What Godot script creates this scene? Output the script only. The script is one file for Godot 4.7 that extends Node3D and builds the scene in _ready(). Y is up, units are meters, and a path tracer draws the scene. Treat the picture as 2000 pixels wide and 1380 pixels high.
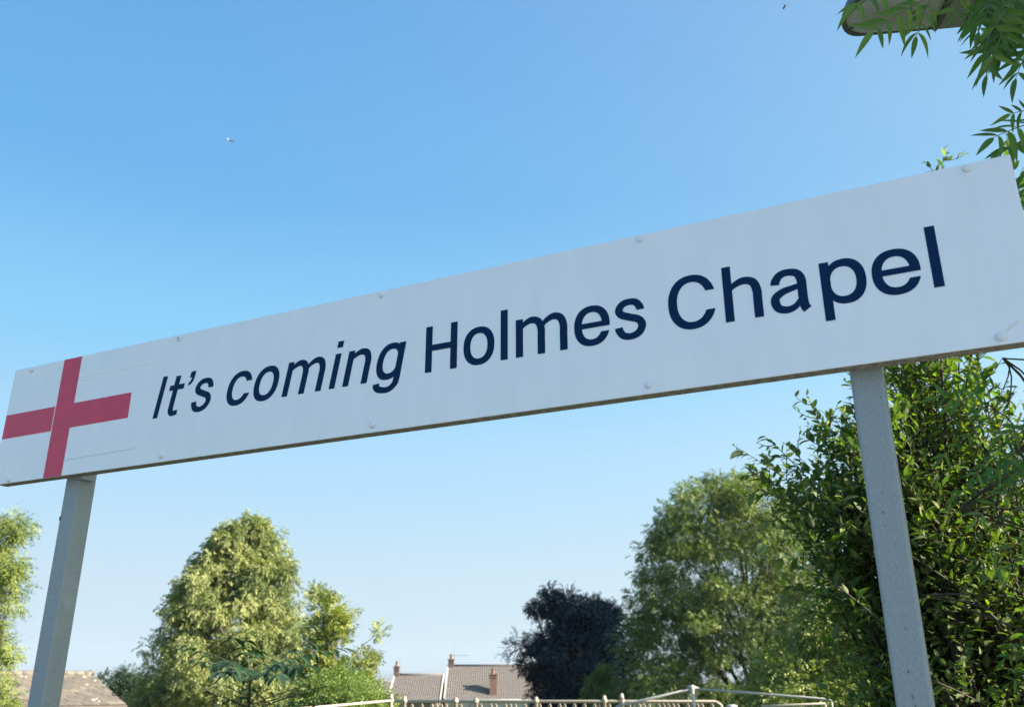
extends Node3D
# A station name sign on two galvanised posts, seen from the platform, with gardens, houses and trees beyond.

const EYE := Vector3(0, 1.62, 0)
const PITCH := 0.351960
const ROLL := -0.001322
const SUN := Vector3(0.844, 0.469, 0.258)   # towards the sun
const EXPOSURE := 3.5

var rng := RandomNumberGenerator.new()
var used := {}
var M := {}
var cam: Camera3D


func _ready() -> void:
	rng.seed = 7
	# ---------------------------------------------------------------- camera
	cam = Camera3D.new()
	cam.name = "camera"
	cam.fov = 43.505
	cam.near = 0.05
	cam.far = 3000.0
	cam.basis = Basis(Vector3.RIGHT, PITCH) * Basis(Vector3.BACK, ROLL)
	cam.position = EYE
	var ca := CameraAttributesPhysical.new()
	ca.frustum_focal_length = 30.075
	ca.frustum_focus_distance = 3.0
	ca.exposure_aperture = 5.0
	cam.attributes = ca
	add_child(cam)
	cam.fov = 43.505
	# ---------------------------------------------------------------- sky, sun, exposure
	var env := Environment.new()
	env.background_mode = Environment.BG_SKY
	env.tonemap_mode = Environment.TONE_MAPPER_LINEAR
	env.tonemap_exposure = EXPOSURE
	env.fog_enabled = true
	env.fog_density = 0.00012
	env.fog_light_color = Color(0.80, 0.90, 1.0)
	env.sdfgi_enabled = true
	env.ssao_enabled = true
	env.ssil_enabled = true
	var sky := Sky.new()
	var pan := PanoramaSkyMaterial.new()
	pan.panorama = sky_picture()
	sky.sky_material = pan
	env.sky = sky
	var we := WorldEnvironment.new()
	we.name = "world_environment"
	we.environment = env
	add_child(we)
	var sun := DirectionalLight3D.new()
	sun.name = "sun"
	sun.light_energy = 1.6
	sun.light_color = Color(1.0, 0.95, 0.88)
	sun.light_angular_distance = 0.5
	sun.shadow_enabled = true
	sun.basis = Basis.looking_at(-SUN.normalized(), Vector3.UP)
	sun.position = Vector3(30, 20, 8)
	add_child(sun)
	make_materials()
	build_ground()
	build_houses()
	build_far_trees()
	build_railings()
	build_near_trees()
	build_sign()
	build_lamp()
	build_flying()


# ====================================================================== helpers
func sky_picture() -> ImageTexture:
	var w := 512
	var h := 256
	var img := Image.create(w, h, false, Image.FORMAT_RGBF)
	var el := [0.0, 5.0, 12.0, 20.0, 30.0, 42.0, 60.0, 90.0]
	var co := [Color(.63, .75, .845), Color(.58, .755, .89), Color(.43, .71, .96), Color(.245, .605, .945), Color(.125, .43, .84), Color(.088, .355, .78), Color(.07, .29, .70), Color(.06, .24, .63)]
	var s := SUN.normalized()
	for j in h:
		var lat := PI * (0.5 - (j + 0.5) / h)
		for i in w:
			var lon := TAU * (i + 0.5) / w
			var d := Vector3(sin(lon) * cos(lat), sin(lat), -cos(lon) * cos(lat))
			var deg := rad_to_deg(lat)
			var c := Color(.30, .33, .30)
			if deg >= 0.0:
				for k in 7:
					if deg >= el[k]:
						var t: float = smoothstep(0.0, 1.0, (deg - el[k]) / (el[k + 1] - el[k])) * 0.4 + 0.6 * (deg - el[k]) / (el[k + 1] - el[k])
						c = (co[k] as Color).lerp(co[k + 1], t)
			else:
				c = Color(.60, .725, .825).lerp(Color(.30, .30, .25), clampf(-deg / 4.0, 0, 1))
			var g := rad_to_deg(acos(clampf(d.dot(s), -1, 1)))
			var a := exp(-g / 27.0) * (1.0 if deg >= 0.0 else clampf(1.0 + deg / 6.0, 0, 1))
			c = Color(c.r + 2.1 * a, c.g + 1.85 * a, c.b + 0.65 * a)
			img.set_pixel(i, j, Color(c.r / EXPOSURE, c.g / EXPOSURE, c.b / EXPOSURE))
	return ImageTexture.create_from_image(img)


func numbered(called: String) -> String:
	if not used.has(called):
		used[called] = 0
		return called
	used[called] += 1
	return "%s_%03d" % [called, used[called]]


func thing(called: String, label: String, category: String, at := Vector3.ZERO, group := "") -> Node3D:
	var o := Node3D.new()
	o.name = numbered(called)
	add_child(o)
	o.position = at
	tag(o, label, category, group)
	return o


func tag(o: Node, label: String, category: String, group := "") -> void:
	o.set_meta("label", label)
	o.set_meta("category", category)
	if group != "":
		o.set_meta("group", group)


func part(called: String, mesh: Mesh, m: Material, parent: Node, at := Transform3D.IDENTITY) -> MeshInstance3D:
	var o := MeshInstance3D.new()
	o.name = called
	o.mesh = mesh
	o.material_override = m
	o.transform = at
	parent.add_child(o, true)
	return o


func struct(called: String, mesh: Mesh, m: Material, label: String) -> MeshInstance3D:
	var o := part(numbered(called), mesh, m, self)
	o.set_meta("kind", "structure")
	o.set_meta("label", label)
	o.set_meta("category", called.replace("_", " "))
	return o


func copies(called: String, mesh: Mesh, m: Material, xs: Array, cs: Array, parent: Node) -> MultiMeshInstance3D:
	var mm := MultiMesh.new()
	mm.transform_format = MultiMesh.TRANSFORM_3D
	mm.use_colors = true
	mm.mesh = mesh
	mm.instance_count = xs.size()
	for i in xs.size():
		mm.set_instance_transform(i, xs[i])
		mm.set_instance_color(i, cs[i])
	var o := MultiMeshInstance3D.new()
	o.name = called
	o.multimesh = mm
	o.material_override = m
	o.set_meta("kind", "stuff")
	parent.add_child(o, true)
	return o


func st(smooth := false) -> SurfaceTool:
	var s := SurfaceTool.new()
	s.begin(Mesh.PRIMITIVE_TRIANGLES)
	s.set_smooth_group(0 if smooth else -1)
	s.set_color(Color.WHITE)
	return s


func done(s: SurfaceTool) -> ArrayMesh:
	s.generate_normals()
	return s.commit()


func quad(s: SurfaceTool, a: Vector3, b: Vector3, c: Vector3, d: Vector3) -> void:   # counter-clockwise seen from the front
	for p in [a, c, b, a, d, c]:
		s.add_vertex(p)


func tri(s: SurfaceTool, a: Vector3, b: Vector3, c: Vector3) -> void:
	for p in [a, c, b]:
		s.add_vertex(p)


func box(s: SurfaceTool, c: Vector3, size: Vector3, ch := 0.0, b := Basis.IDENTITY) -> void:
	var e := size / 2.0
	var ax := [[0, 1, 2], [1, 2, 0], [2, 0, 1]]
	for k in ax:
		for sg in [-1.0, 1.0]:
			var n := Vector3.ZERO
			var u := Vector3.ZERO
			var v := Vector3.ZERO
			n[k[0]] = e[k[0]] * sg
			u[k[1]] = (e[k[1]] - ch) * sg
			v[k[2]] = e[k[2]] - ch
			quad(s, c + b * (n - u - v), c + b * (n + u - v), c + b * (n + u + v), c + b * (n - u + v))
	if ch <= 0.0:
		return
	for k in ax:   # the twelve chamfers
		for s1 in [-1.0, 1.0]:
			for s2 in [-1.0, 1.0]:
				var a := Vector3.ZERO
				var d := Vector3.ZERO
				a[k[0]] = e[k[0]] * s1
				a[k[1]] = (e[k[1]] - ch) * s2
				d[k[0]] = (e[k[0]] - ch) * s1
				d[k[1]] = e[k[1]] * s2
				var l := Vector3.ZERO
				l[k[2]] = e[k[2]] - ch
				if s1 * s2 > 0.0:
					quad(s, c + b * (a - l), c + b * (d - l), c + b * (d + l), c + b * (a + l))
				else:
					quad(s, c + b * (d - l), c + b * (a - l), c + b * (a + l), c + b * (d + l))
	for sx in [-1.0, 1.0]:
		for sy in [-1.0, 1.0]:
			for sz in [-1.0, 1.0]:
				var p := Vector3(e.x * sx, (e.y - ch) * sy, (e.z - ch) * sz)
				var q := Vector3((e.x - ch) * sx, e.y * sy, (e.z - ch) * sz)
				var r := Vector3((e.x - ch) * sx, (e.y - ch) * sy, e.z * sz)
				if sx * sy * sz > 0.0:
					tri(s, c + b * p, c + b * q, c + b * r)
				else:
					tri(s, c + b * q, c + b * p, c + b * r)


func boxm(c: Vector3, size: Vector3, ch := 0.0, b := Basis.IDENTITY) -> ArrayMesh:
	var s := st()
	box(s, c, size, ch, b)
	return done(s)


func tube(s: SurfaceTool, pts: Array, radii: Array, sides := 8, caps := true) -> void:
	var rings := []
	var prev := Vector3.ZERO
	for i in pts.size():
		var t: Vector3 = (pts[mini(i + 1, pts.size() - 1)] - pts[maxi(i - 1, 0)]).normalized()
		var u: Vector3
		if i == 0:
			u = t.cross(Vector3(0.3, 0.1, 1.0) if absf(t.z) < 0.9 else Vector3.UP).normalized()
		else:
			u = (prev - t * prev.dot(t)).normalized()
		prev = u
		var v := t.cross(u)
		var ring := []
		for j in sides:
			var a := TAU * j / sides
			ring.append(pts[i] + (u * cos(a) + v * sin(a)) * radii[mini(i, radii.size() - 1)])
		rings.append(ring)
	for i in pts.size() - 1:
		for j in sides:
			var k := (j + 1) % sides
			quad(s, rings[i][j], rings[i][k], rings[i + 1][k], rings[i + 1][j])
	if caps:
		for j in sides:
			var k := (j + 1) % sides
			tri(s, pts[0], rings[0][k], rings[0][j])
			tri(s, pts[-1], rings[-1][j], rings[-1][k])


func tubem(pts: Array, radii: Array, sides := 8) -> ArrayMesh:
	var s := st(true)
	tube(s, pts, radii, sides, false)
	var f := st()
	return done(s) if f else null


func lathe(s: SurfaceTool, prof: Array, sides: int, x := Transform3D.IDENTITY) -> void:   # prof: [radius, height] from the bottom up, about y
	for i in prof.size() - 1:
		for j in sides:
			var a := TAU * j / sides
			var b := TAU * (j + 1) / sides
			var p := func(k: int, ang: float) -> Vector3: return x * Vector3(prof[k][0] * cos(ang), prof[k][1], -prof[k][0] * sin(ang))
			quad(s, p.call(i, a), p.call(i, b), p.call(i + 1, b), p.call(i + 1, a))


func bez(a: Vector3, m: Vector3, b: Vector3, n := 8) -> Array:
	var o := []
	for i in n + 1:
		var t := float(i) / n
		o.append(a * (1 - t) * (1 - t) + m * 2 * t * (1 - t) + b * t * t)
	return o


func lin(r: float, g: float, b: float) -> Color:
	return Color(r, g, b).linear_to_srgb()


func noise_tex(freq: float, lo: Color, hi: Color, seed_: int, kind := FastNoiseLite.TYPE_SIMPLEX_SMOOTH, oct := 4, size := 512, stops := []) -> NoiseTexture2D:
	var n := FastNoiseLite.new()
	n.noise_type = kind
	n.frequency = freq
	n.seed = seed_
	n.fractal_octaves = oct
	var t := NoiseTexture2D.new()
	t.width = size
	t.height = size
	t.seamless = true
	t.noise = n
	var g := Gradient.new()
	g.set_color(0, lo)
	g.set_color(1, hi)
	for q in stops:
		g.add_point(q[0], q[1])
	t.color_ramp = g
	return t


func mat(c: Color, rough := 0.8, tex: Texture2D = null, scale := 1.0, metal := 0.0) -> StandardMaterial3D:
	var m := StandardMaterial3D.new()
	m.albedo_color = c.linear_to_srgb()
	m.roughness = rough
	m.metallic = metal
	if tex:
		m.albedo_texture = tex
		m.uv1_triplanar = true
		m.uv1_world_triplanar = true
		m.uv1_scale = Vector3.ONE * scale
	return m


func bumped(m: StandardMaterial3D, tex: Texture2D, cm: float) -> StandardMaterial3D:
	m.heightmap_enabled = true
	m.heightmap_texture = tex
	m.heightmap_scale = cm
	return m


func leafy(through: Color, rough := 0.45) -> StandardMaterial3D:
	var m := StandardMaterial3D.new()
	m.vertex_color_use_as_albedo = true
	m.roughness = rough
	m.metallic_specular = 0.4
	m.backlight_enabled = true
	m.backlight = through
	m.cull_mode = BaseMaterial3D.CULL_DISABLED
	return m


func make_materials() -> void:
	var grain := noise_tex(0.03, Color(.75, .75, .75), Color(1, 1, 1), 3)
	var fine := noise_tex(0.09, Color(.8, .8, .8), Color(1, 1, 1), 11)
	M.white = mat(Color(.87, .89, .985), 0.22, noise_tex(0.012, Color(.965, .967, .97), Color(1, 1, 1), 5, FastNoiseLite.TYPE_SIMPLEX_SMOOTH, 5), 0.9)
	M.white.metallic_specular = 0.9
	M.white.uv1_scale = Vector3(1.6, 0.35, 1.6)
	M.film = mat(Color(.90, .92, .96), 0.22)
	M.seam = mat(Color(.90, .90, .90), 0.4)
	M.soil = mat(Color(.66, .70, .76), 0.5)
	M.navy = mat(Color(.004, .026, .085), 0.5)
	M.navy.metallic_specular = 0.2
	M.red = mat(Color(.70, .04, .11), 0.3, noise_tex(0.02, Color(.88, .88, .9), Color(1, 1, 1), 8), 1.2)
	M.flange = mat(Color(.52, .45, .44), 0.6, noise_tex(0.03, Color(.62, .6, .58), Color(1, 1, 1), 12), 2.0)
	M.cap = mat(Color(.76, .81, .90), 0.28)
	M.galv = mat(Color(.345, .39, .425), 0.48, noise_tex(0.10, Color(.83, .845, .87), Color(1, 1, 1), 21, FastNoiseLite.TYPE_SIMPLEX_SMOOTH, 5), 2.6, 0.0)
	M.galv.uv1_scale = Vector3(4.0, 1.1, 4.0)
	M.speck = mat(Color(.10, .11, .11), 0.7)
	M.dropping = mat(Color(.86, .86, .84), 0.7)
	M.bark = mat(Color(.085, .07, .055), 0.9, grain, 2.0)
	M.twig = mat(Color(.045, .038, .028), 0.8)
	M.green_twig = mat(Color(.12, .13, .05), 0.6)
	M.grass = mat(Color(.075, .11, .03), 0.95, noise_tex(0.02, Color(.55, .6, .4), Color(1, 1, 1), 31), 0.35)
	M.ballast = mat(Color(.26, .26, .26), 0.95, grain, 1.4)
	M.asphalt = mat(Color(.24, .25, .27), 0.9, fine, 0.9)
	M.cream = mat(Color(.46, .435, .39), 0.55, noise_tex(0.06, Color(.78, .72, .64), Color(1, 1, 1), 41), 2.5)
	M.zinc = mat(Color(.42, .42, .41), 0.5, fine, 2.0)
	M.render = mat(Color(.70, .70, .70), 0.9, grain, 0.5)
	M.buff = mat(Color(.30, .26, .21), 0.9, grain, 0.8)
	M.sooty = mat(Color(.11, .085, .08), 0.95)
	M.brick = mat(Color(.25, .15, .125), 0.9, noise_tex(0.08, Color(.62, .58, .56), Color(1, 1, 1), 51), 1.2)
	M.pot = mat(Color(.20, .12, .09), 0.85)
	M.window_frame = mat(Color(.75, .75, .75), 0.5)
	M.pane = mat(Color(.03, .035, .04), 0.08)
	M.fascia = mat(Color(.10, .085, .075), 0.7)
	M.gutter = mat(Color(.62, .62, .63), 0.5)
	M.aerial = mat(Color(.40, .40, .41), 0.4, null, 1.0, 0.5)
	M.tile_small = mat(Color(.255, .238, .228), 0.9, noise_tex(0.05, Color(.6, .58, .56), Color(1, 1, 1), 61), 0.25)
	M.verge = mat(Color(.40, .39, .375), 0.85)
	M.tiles = []
	for k in 5:
		var c: Color = [Color(.23, .20, .18), Color(.20, .18, .165), Color(.26, .23, .20), Color(.185, .17, .16), Color(.30, .275, .24)][k]
		M.tiles.append(mat(c, 0.92, noise_tex(0.06, Color(.55, .54, .5), Color(1, 1, 1), 70 + k, FastNoiseLite.TYPE_SIMPLEX_SMOOTH, 5), 1.1))
	M.lichen = mat(Color(.44, .43, .36), 0.95)
	M.leaf_far = leafy(Color(.70, .80, .25), 0.6)
	M.leaf_dark = leafy(Color(.06, .07, .10), 0.8)
	M.leaf_dark.metallic_specular = 0.0
	M.leaf_near = leafy(Color(.78, .92, .34), 0.6)
	M.leaf_ash = leafy(Color(.58, .82, .28), 0.42)
	M.leaf_ash.metallic_specular = 0.22
	M.lamp_body = mat(Color(.13, .14, .15), 0.55, fine, 3.0)
	M.lamp_under = mat(Color(.34, .34, .355), 0.6, fine, 3.0)
	M.lamp_end = mat(Color(.50, .52, .54), 0.45)
	var bowl := mat(Color(.88, .92, .95), 0.35, noise_tex(0.05, Color(.55, .56, .57), Color(1, 1, 1), 81, FastNoiseLite.TYPE_SIMPLEX_SMOOTH, 5), 6.0)
	bowl.backlight_enabled = true
	bowl.backlight = Color(.5, .5, .46)
	M.bowl = bumped(bowl, noise_tex(0.05, Color(0, 0, 0), Color(1, 1, 1), 82), 0.4)
	M.insect = mat(Color(.012, .014, .018), 0.4)
	var wing := mat(Color(.5, .5, .5), 0.3)
	wing.transparency = BaseMaterial3D.TRANSPARENCY_ALPHA
	wing.albedo_color.a = 0.3
	M.wing = wing
	M.gull_pale = mat(Color(.40, .42, .45), 0.8)
	M.gull_grey = mat(Color(.16, .18, .21), 0.8)


func in_frame(p: Vector3, margin := 0.0) -> bool:
	var q: Vector3 = cam.basis.inverse() * (p - EYE)
	if q.z > -0.3:
		return false
	return absf(q.x / -q.z) < 0.5785 + margin and absf(q.y / -q.z) < 0.399 + margin


func rdir() -> Vector3:
	var z := rng.randf_range(-1, 1)
	var a := rng.randf() * TAU
	var r := sqrt(1 - z * z)
	return Vector3(r * cos(a), z, r * sin(a))


func frame_of(y: Vector3, hint: Vector3) -> Basis:   # y along the leaf, z the leaf's upper side
	y = y.normalized()
	var x := y.cross(hint)
	x = (x if x.length() > 0.05 else y.cross(Vector3(0.7, 0.2, 0.6))).normalized()
	return Basis(x, y, x.cross(y))


# ====================================================================== ground
func terrain(x: float, z: float) -> float:
	var d := -z
	var h := -5.2 * smoothstep(26.0, 72.0, d) + 0.25 * sin(x * 0.11 + 1.0) * smoothstep(26.0, 50.0, d)
	h += 2.2 * smoothstep(44.0, 26.0, d) * smoothstep(-8.0, -16.0, x) * -0.9 * smoothstep(24.0, 30.0, d)
	return h - 0.004 * maxf(0.0, d - 200.0)


func build_ground() -> void:
	var s := st(true)
	var xs := [-1500.0, -600.0, -250.0, -120.0]
	for i in 31:
		xs.append(-75.0 + i * 5.0)
	xs.append_array([120.0, 250.0, 600.0, 1500.0])
	var zs := [600.0, 150.0, 40.0, 12.0, 0.0]
	for i in 26:
		zs.append(-8.0 - i * 4.0)
	zs.append_array([-130.0, -200.0, -350.0, -700.0, -1800.0])
	for i in xs.size() - 1:
		for j in zs.size() - 1:
			var p := []
			for q in [[i, j], [i + 1, j], [i + 1, j + 1], [i, j + 1]]:
				p.append(Vector3(xs[q[0]], terrain(xs[q[0]], zs[q[1]]), zs[q[1]]))
			quad(s, p[0], p[1], p[2], p[3])
	struct("ground", done(s), M.grass, "grassy ground sloping down beyond the platform")
	struct("platform", boxm(Vector3(0, -0.395, 3.0), Vector3(60, 0.8, 7.6), 0.02), M.asphalt, "asphalt railway platform under the sign")
	struct("trackbed", boxm(Vector3(0, -0.95, 11.9), Vector3(400, 0.5, 10.0), 0.02), M.ballast, "pale stone ballast of the railway behind the photographer")


# ====================================================================== houses
func roof_plane(s: SurfaceTool, o: Vector3, ux: Vector3, uy: Vector3, w: float, l: float, tw: float, tl: float, lift: float) -> void:
	# small interlocking tiles, each with a raised roll and a lower edge that stands proud
	ux = ux.normalized()
	uy = uy.normalized()
	var n := ux.cross(uy).normalized()
	var cols := int(round(w / tw))
	var rows := int(round(l / tl))
	tw = w / cols
	tl = l / rows
	for r in rows:
		for c in cols:
			var j := rng.randf_range(-0.004, 0.004)
			var a := o + ux * (c * tw + 0.012) + uy * (r * tl) + n * (lift + j)
			var bb := a + ux * (tw - 0.024)
			var m := a + ux * (tw * 0.5) + n * 0.03
			var up := uy * (tl + 0.02) - n * lift * 0.85
			quad(s, a, m, m + up, a + up)
			quad(s, m, bb, bb + up, m + up)
			quad(s, a - n * lift, bb - n * lift, bb, a)
			tri(s, a, bb, m)
			quad(s, bb, bb - n * lift, bb + up - n * lift * 0.2, bb + up)
			quad(s, a - n * lift, a, a + up, a + up - n * lift * 0.2)


func window_at(parent: Node, c: Vector3, w: float, h: float) -> void:
	var s := st()
	var t := 0.07
	for q in [[Vector3(0, h / 2 - t / 2, 0), Vector3(w, t, 0.09)], [Vector3(0, -h / 2 + t / 2, 0), Vector3(w, t, 0.09)]]:
		box(s, c + q[0], q[1], 0.006)
	for q in [-w / 2 + t / 2, 0.0, w / 2 - t / 2]:
		box(s, c + Vector3(q, 0, 0), Vector3(t, h - 2 * t - 0.004, 0.08), 0.006)
	var win := part("window", done(s), M.window_frame, parent)
	part("pane", boxm(c + Vector3(0, 0, -0.02), Vector3(w - t, h - t, 0.02)), M.pane, win)


func chimney_at(parent: Node, base: Vector3, w: float, d: float, h: float, m: Material) -> void:
	var s := st()
	box(s, base + Vector3(0, h / 2 - 0.6, 0), Vector3(w, h + 1.2, d), 0.01)
	box(s, base + Vector3(0, h - 0.28, 0), Vector3(w + 0.09, 0.10, d + 0.09), 0.01)
	box(s, base + Vector3(0, h - 0.04, 0), Vector3(w + 0.14, 0.12, d + 0.14), 0.02)
	var c := part("chimney", done(s), m, parent)
	var p := st(true)
	lathe(p, [[0.15, 0.0], [0.13, 0.25], [0.12, 0.36], [0.15, 0.38], [0.15, 0.43], [0.11, 0.43], [0.10, 0.3]], 12, Transform3D(Basis.IDENTITY, base + Vector3(0, h + 0.02, 0)))
	part("chimney_pot", done(p), M.pot, c)


func aerial_on(parent: Node, foot: Vector3, h: float, boom: float, at: float) -> void:
	var s := st()
	tube(s, [foot, foot + Vector3(0, h, 0)], [0.028, 0.022], 6)
	var b := foot + Vector3(0, at, 0.03)
	if boom > 0.0:
		tube(s, [b + Vector3(-boom * 0.25, 0, 0), b + Vector3(boom * 0.75, 0.0, 0.1)], [0.02, 0.02], 5)
		for k in 9:
			var p := b + Vector3(-boom * 0.22 + boom * 0.95 * k / 8.0, 0, 0.0)
			tube(s, [p - Vector3(0, 0.03, 0.16), p + Vector3(0, 0.03, 0.16)], [0.009, 0.009], 4)
	part("aerial", done(s), M.aerial, parent)


func gable_house(label: String, x0: float, x1: float, ridge_y: float, ridge_z: float, eave_y: float, eave_z: float, floor_y: float, wall: Material) -> Node3D:
	var o := thing("house", label, "house", Vector3((x0 + x1) / 2, floor_y, ridge_z))
	var w := x1 - x0
	var back_z := 2 * ridge_z - eave_z
	var off := -o.position
	var s := st()
	var inset := 0.28
	# four walls with the two gables
	var zf := eave_z - inset
	var zb := back_z + inset
	var ye := eave_y - 0.10
	var a := Vector3(x0 + 0.05, floor_y, zf) + off
	var b := Vector3(x1 - 0.05, floor_y, zf) + off
	var c := Vector3(x1 - 0.05, floor_y, zb) + off
	var d := Vector3(x0 + 0.05, floor_y, zb) + off
	var up := Vector3(0, ye - floor_y + 0.15, 0)
	quad(s, a, b, b + up, a + up)
	quad(s, b, c, c + up, b + up)
	quad(s, c, d, d + up, c + up)
	quad(s, d, a, a + up, d + up)
	var pk := Vector3(0, ridge_y - 0.12 - floor_y, ridge_z + off.z)
	tri(s, b + up, c + up, pk + Vector3(b.x, 0, 0))
	tri(s, d + up, a + up, pk + Vector3(a.x, 0, 0))
	part("wall", done(s), wall, o)
	# roof: two slabs, then tiles, ridge and verges
	var r := st()
	var e0 := Vector3(x0, eave_y, eave_z) + off
	var e1 := Vector3(x1, eave_y, eave_z) + off
	var g0 := Vector3(x0, ridge_y, ridge_z) + off
	var g1 := Vector3(x1, ridge_y, ridge_z) + off
	var k0 := Vector3(x0, eave_y, back_z) + off
	var k1 := Vector3(x1, eave_y, back_z) + off
	quad(r, e0, e1, g1, g0)
	quad(r, k1, k0, g0, g1)
	var dn := Vector3(0, -0.09, 0)
	quad(r, e0 + dn, e1 + dn, e1, e0)
	quad(r, k1 + dn, k0 + dn, k0, k1)
	quad(r, e1 + dn, g1 + dn, g1, e1)
	quad(r, g0 + dn, e0 + dn, e0, g0)
	var roof := part("roof", done(r), M.fascia, o)
	var t := st()
	roof_plane(t, e0 - (g0 - e0).normalized() * 0.05, e1 - e0, g0 - e0, w, (g0 - e0).length(), 0.2, 0.28, 0.035)
	var tiles := part("roof_tiles", done(t), M.tile_small, roof)
	tiles.set_meta("kind", "stuff")
	var rd := st(true)
	tube(rd, [g0 + Vector3(0, 0.02, 0), g1 + Vector3(0, 0.02, 0)], [0.13], 8)
	part("ridge_tiles", done(rd), M.tile_small, roof)
	var vg: SurfaceTool
	for q in [[e0, g0, -1.0], [e1, g1, 1.0]]:
		vg = st()
		var dv: Vector3 = q[1] - q[0]
		var bs := Basis(Vector3.RIGHT, dv.normalized(), Vector3.RIGHT.cross(dv.normalized()))
		box(vg, q[0] + dv * 0.5 + bs.z * 0.02, Vector3(0.12, dv.length(), 0.16), 0.01, bs)
		part("verge", done(vg), M.verge, roof)
	var gt := st(true)
	tube(gt, [e0 + Vector3(0, -0.06, 0.07), e1 + Vector3(0, -0.06, 0.07)], [0.06], 8)
	part("gutter", done(gt), M.gutter, o)
	return o


func build_houses() -> void:
	var h1 := gable_house("white rendered house with gridded tile roof and brown chimney, beside the dark copper tree", -6.05, 6.2, 2.75, -88.0, -0.07, -84.0, -5.4, M.render)
	var o: Vector3 = -h1.position
	chimney_at(h1, Vector3(-1.730, 0.082, -84.700) + o, 0.62, 0.62, 1.95, M.brick)
	chimney_at(h1, Vector3(-5.75, 2.75, -88.0) + o, 0.5, 0.55, 0.6, M.sooty)
	aerial_on(h1, Vector3(-5.45, 2.7, -88.2) + o, 2.3, 1.7, 1.0)
	for x in [-4.4, -1.6, 2.2]:
		window_at(h1, Vector3(x, -1.45, -84.27) + o, 1.5, 1.15)
	var h2 := gable_house("grey tiled house between the white house and the yellow-green tree, with a cream gable", -10.85, -6.33, 1.952, -86.5, -0.155, -83.0, -5.4, M.buff)
	o = -h2.position
	chimney_at(h2, Vector3(-10.65, 1.6, -86.5) + o, 0.46, 0.6, 1.1, M.sooty)
	aerial_on(h2, Vector3(-10.35, 1.9, -86.7) + o, 1.6, 0.0, 1.0)
	for x in [-9.7, -7.7]:
		window_at(h2, Vector3(x, -1.5, -83.27) + o, 1.2, 1.1)
	var h3 := gable_house("farthest low brown roof, mostly hidden behind the yellow-green tree", -18.5, -13.0, 1.35, -102.0, 0.2, -99.5, -5.4, M.brick)
	o = -h3.position
	window_at(h3, Vector3(-14.2, -0.9, -99.77) + o, 1.2, 1.0)
	mossy_bungalow()


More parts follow.
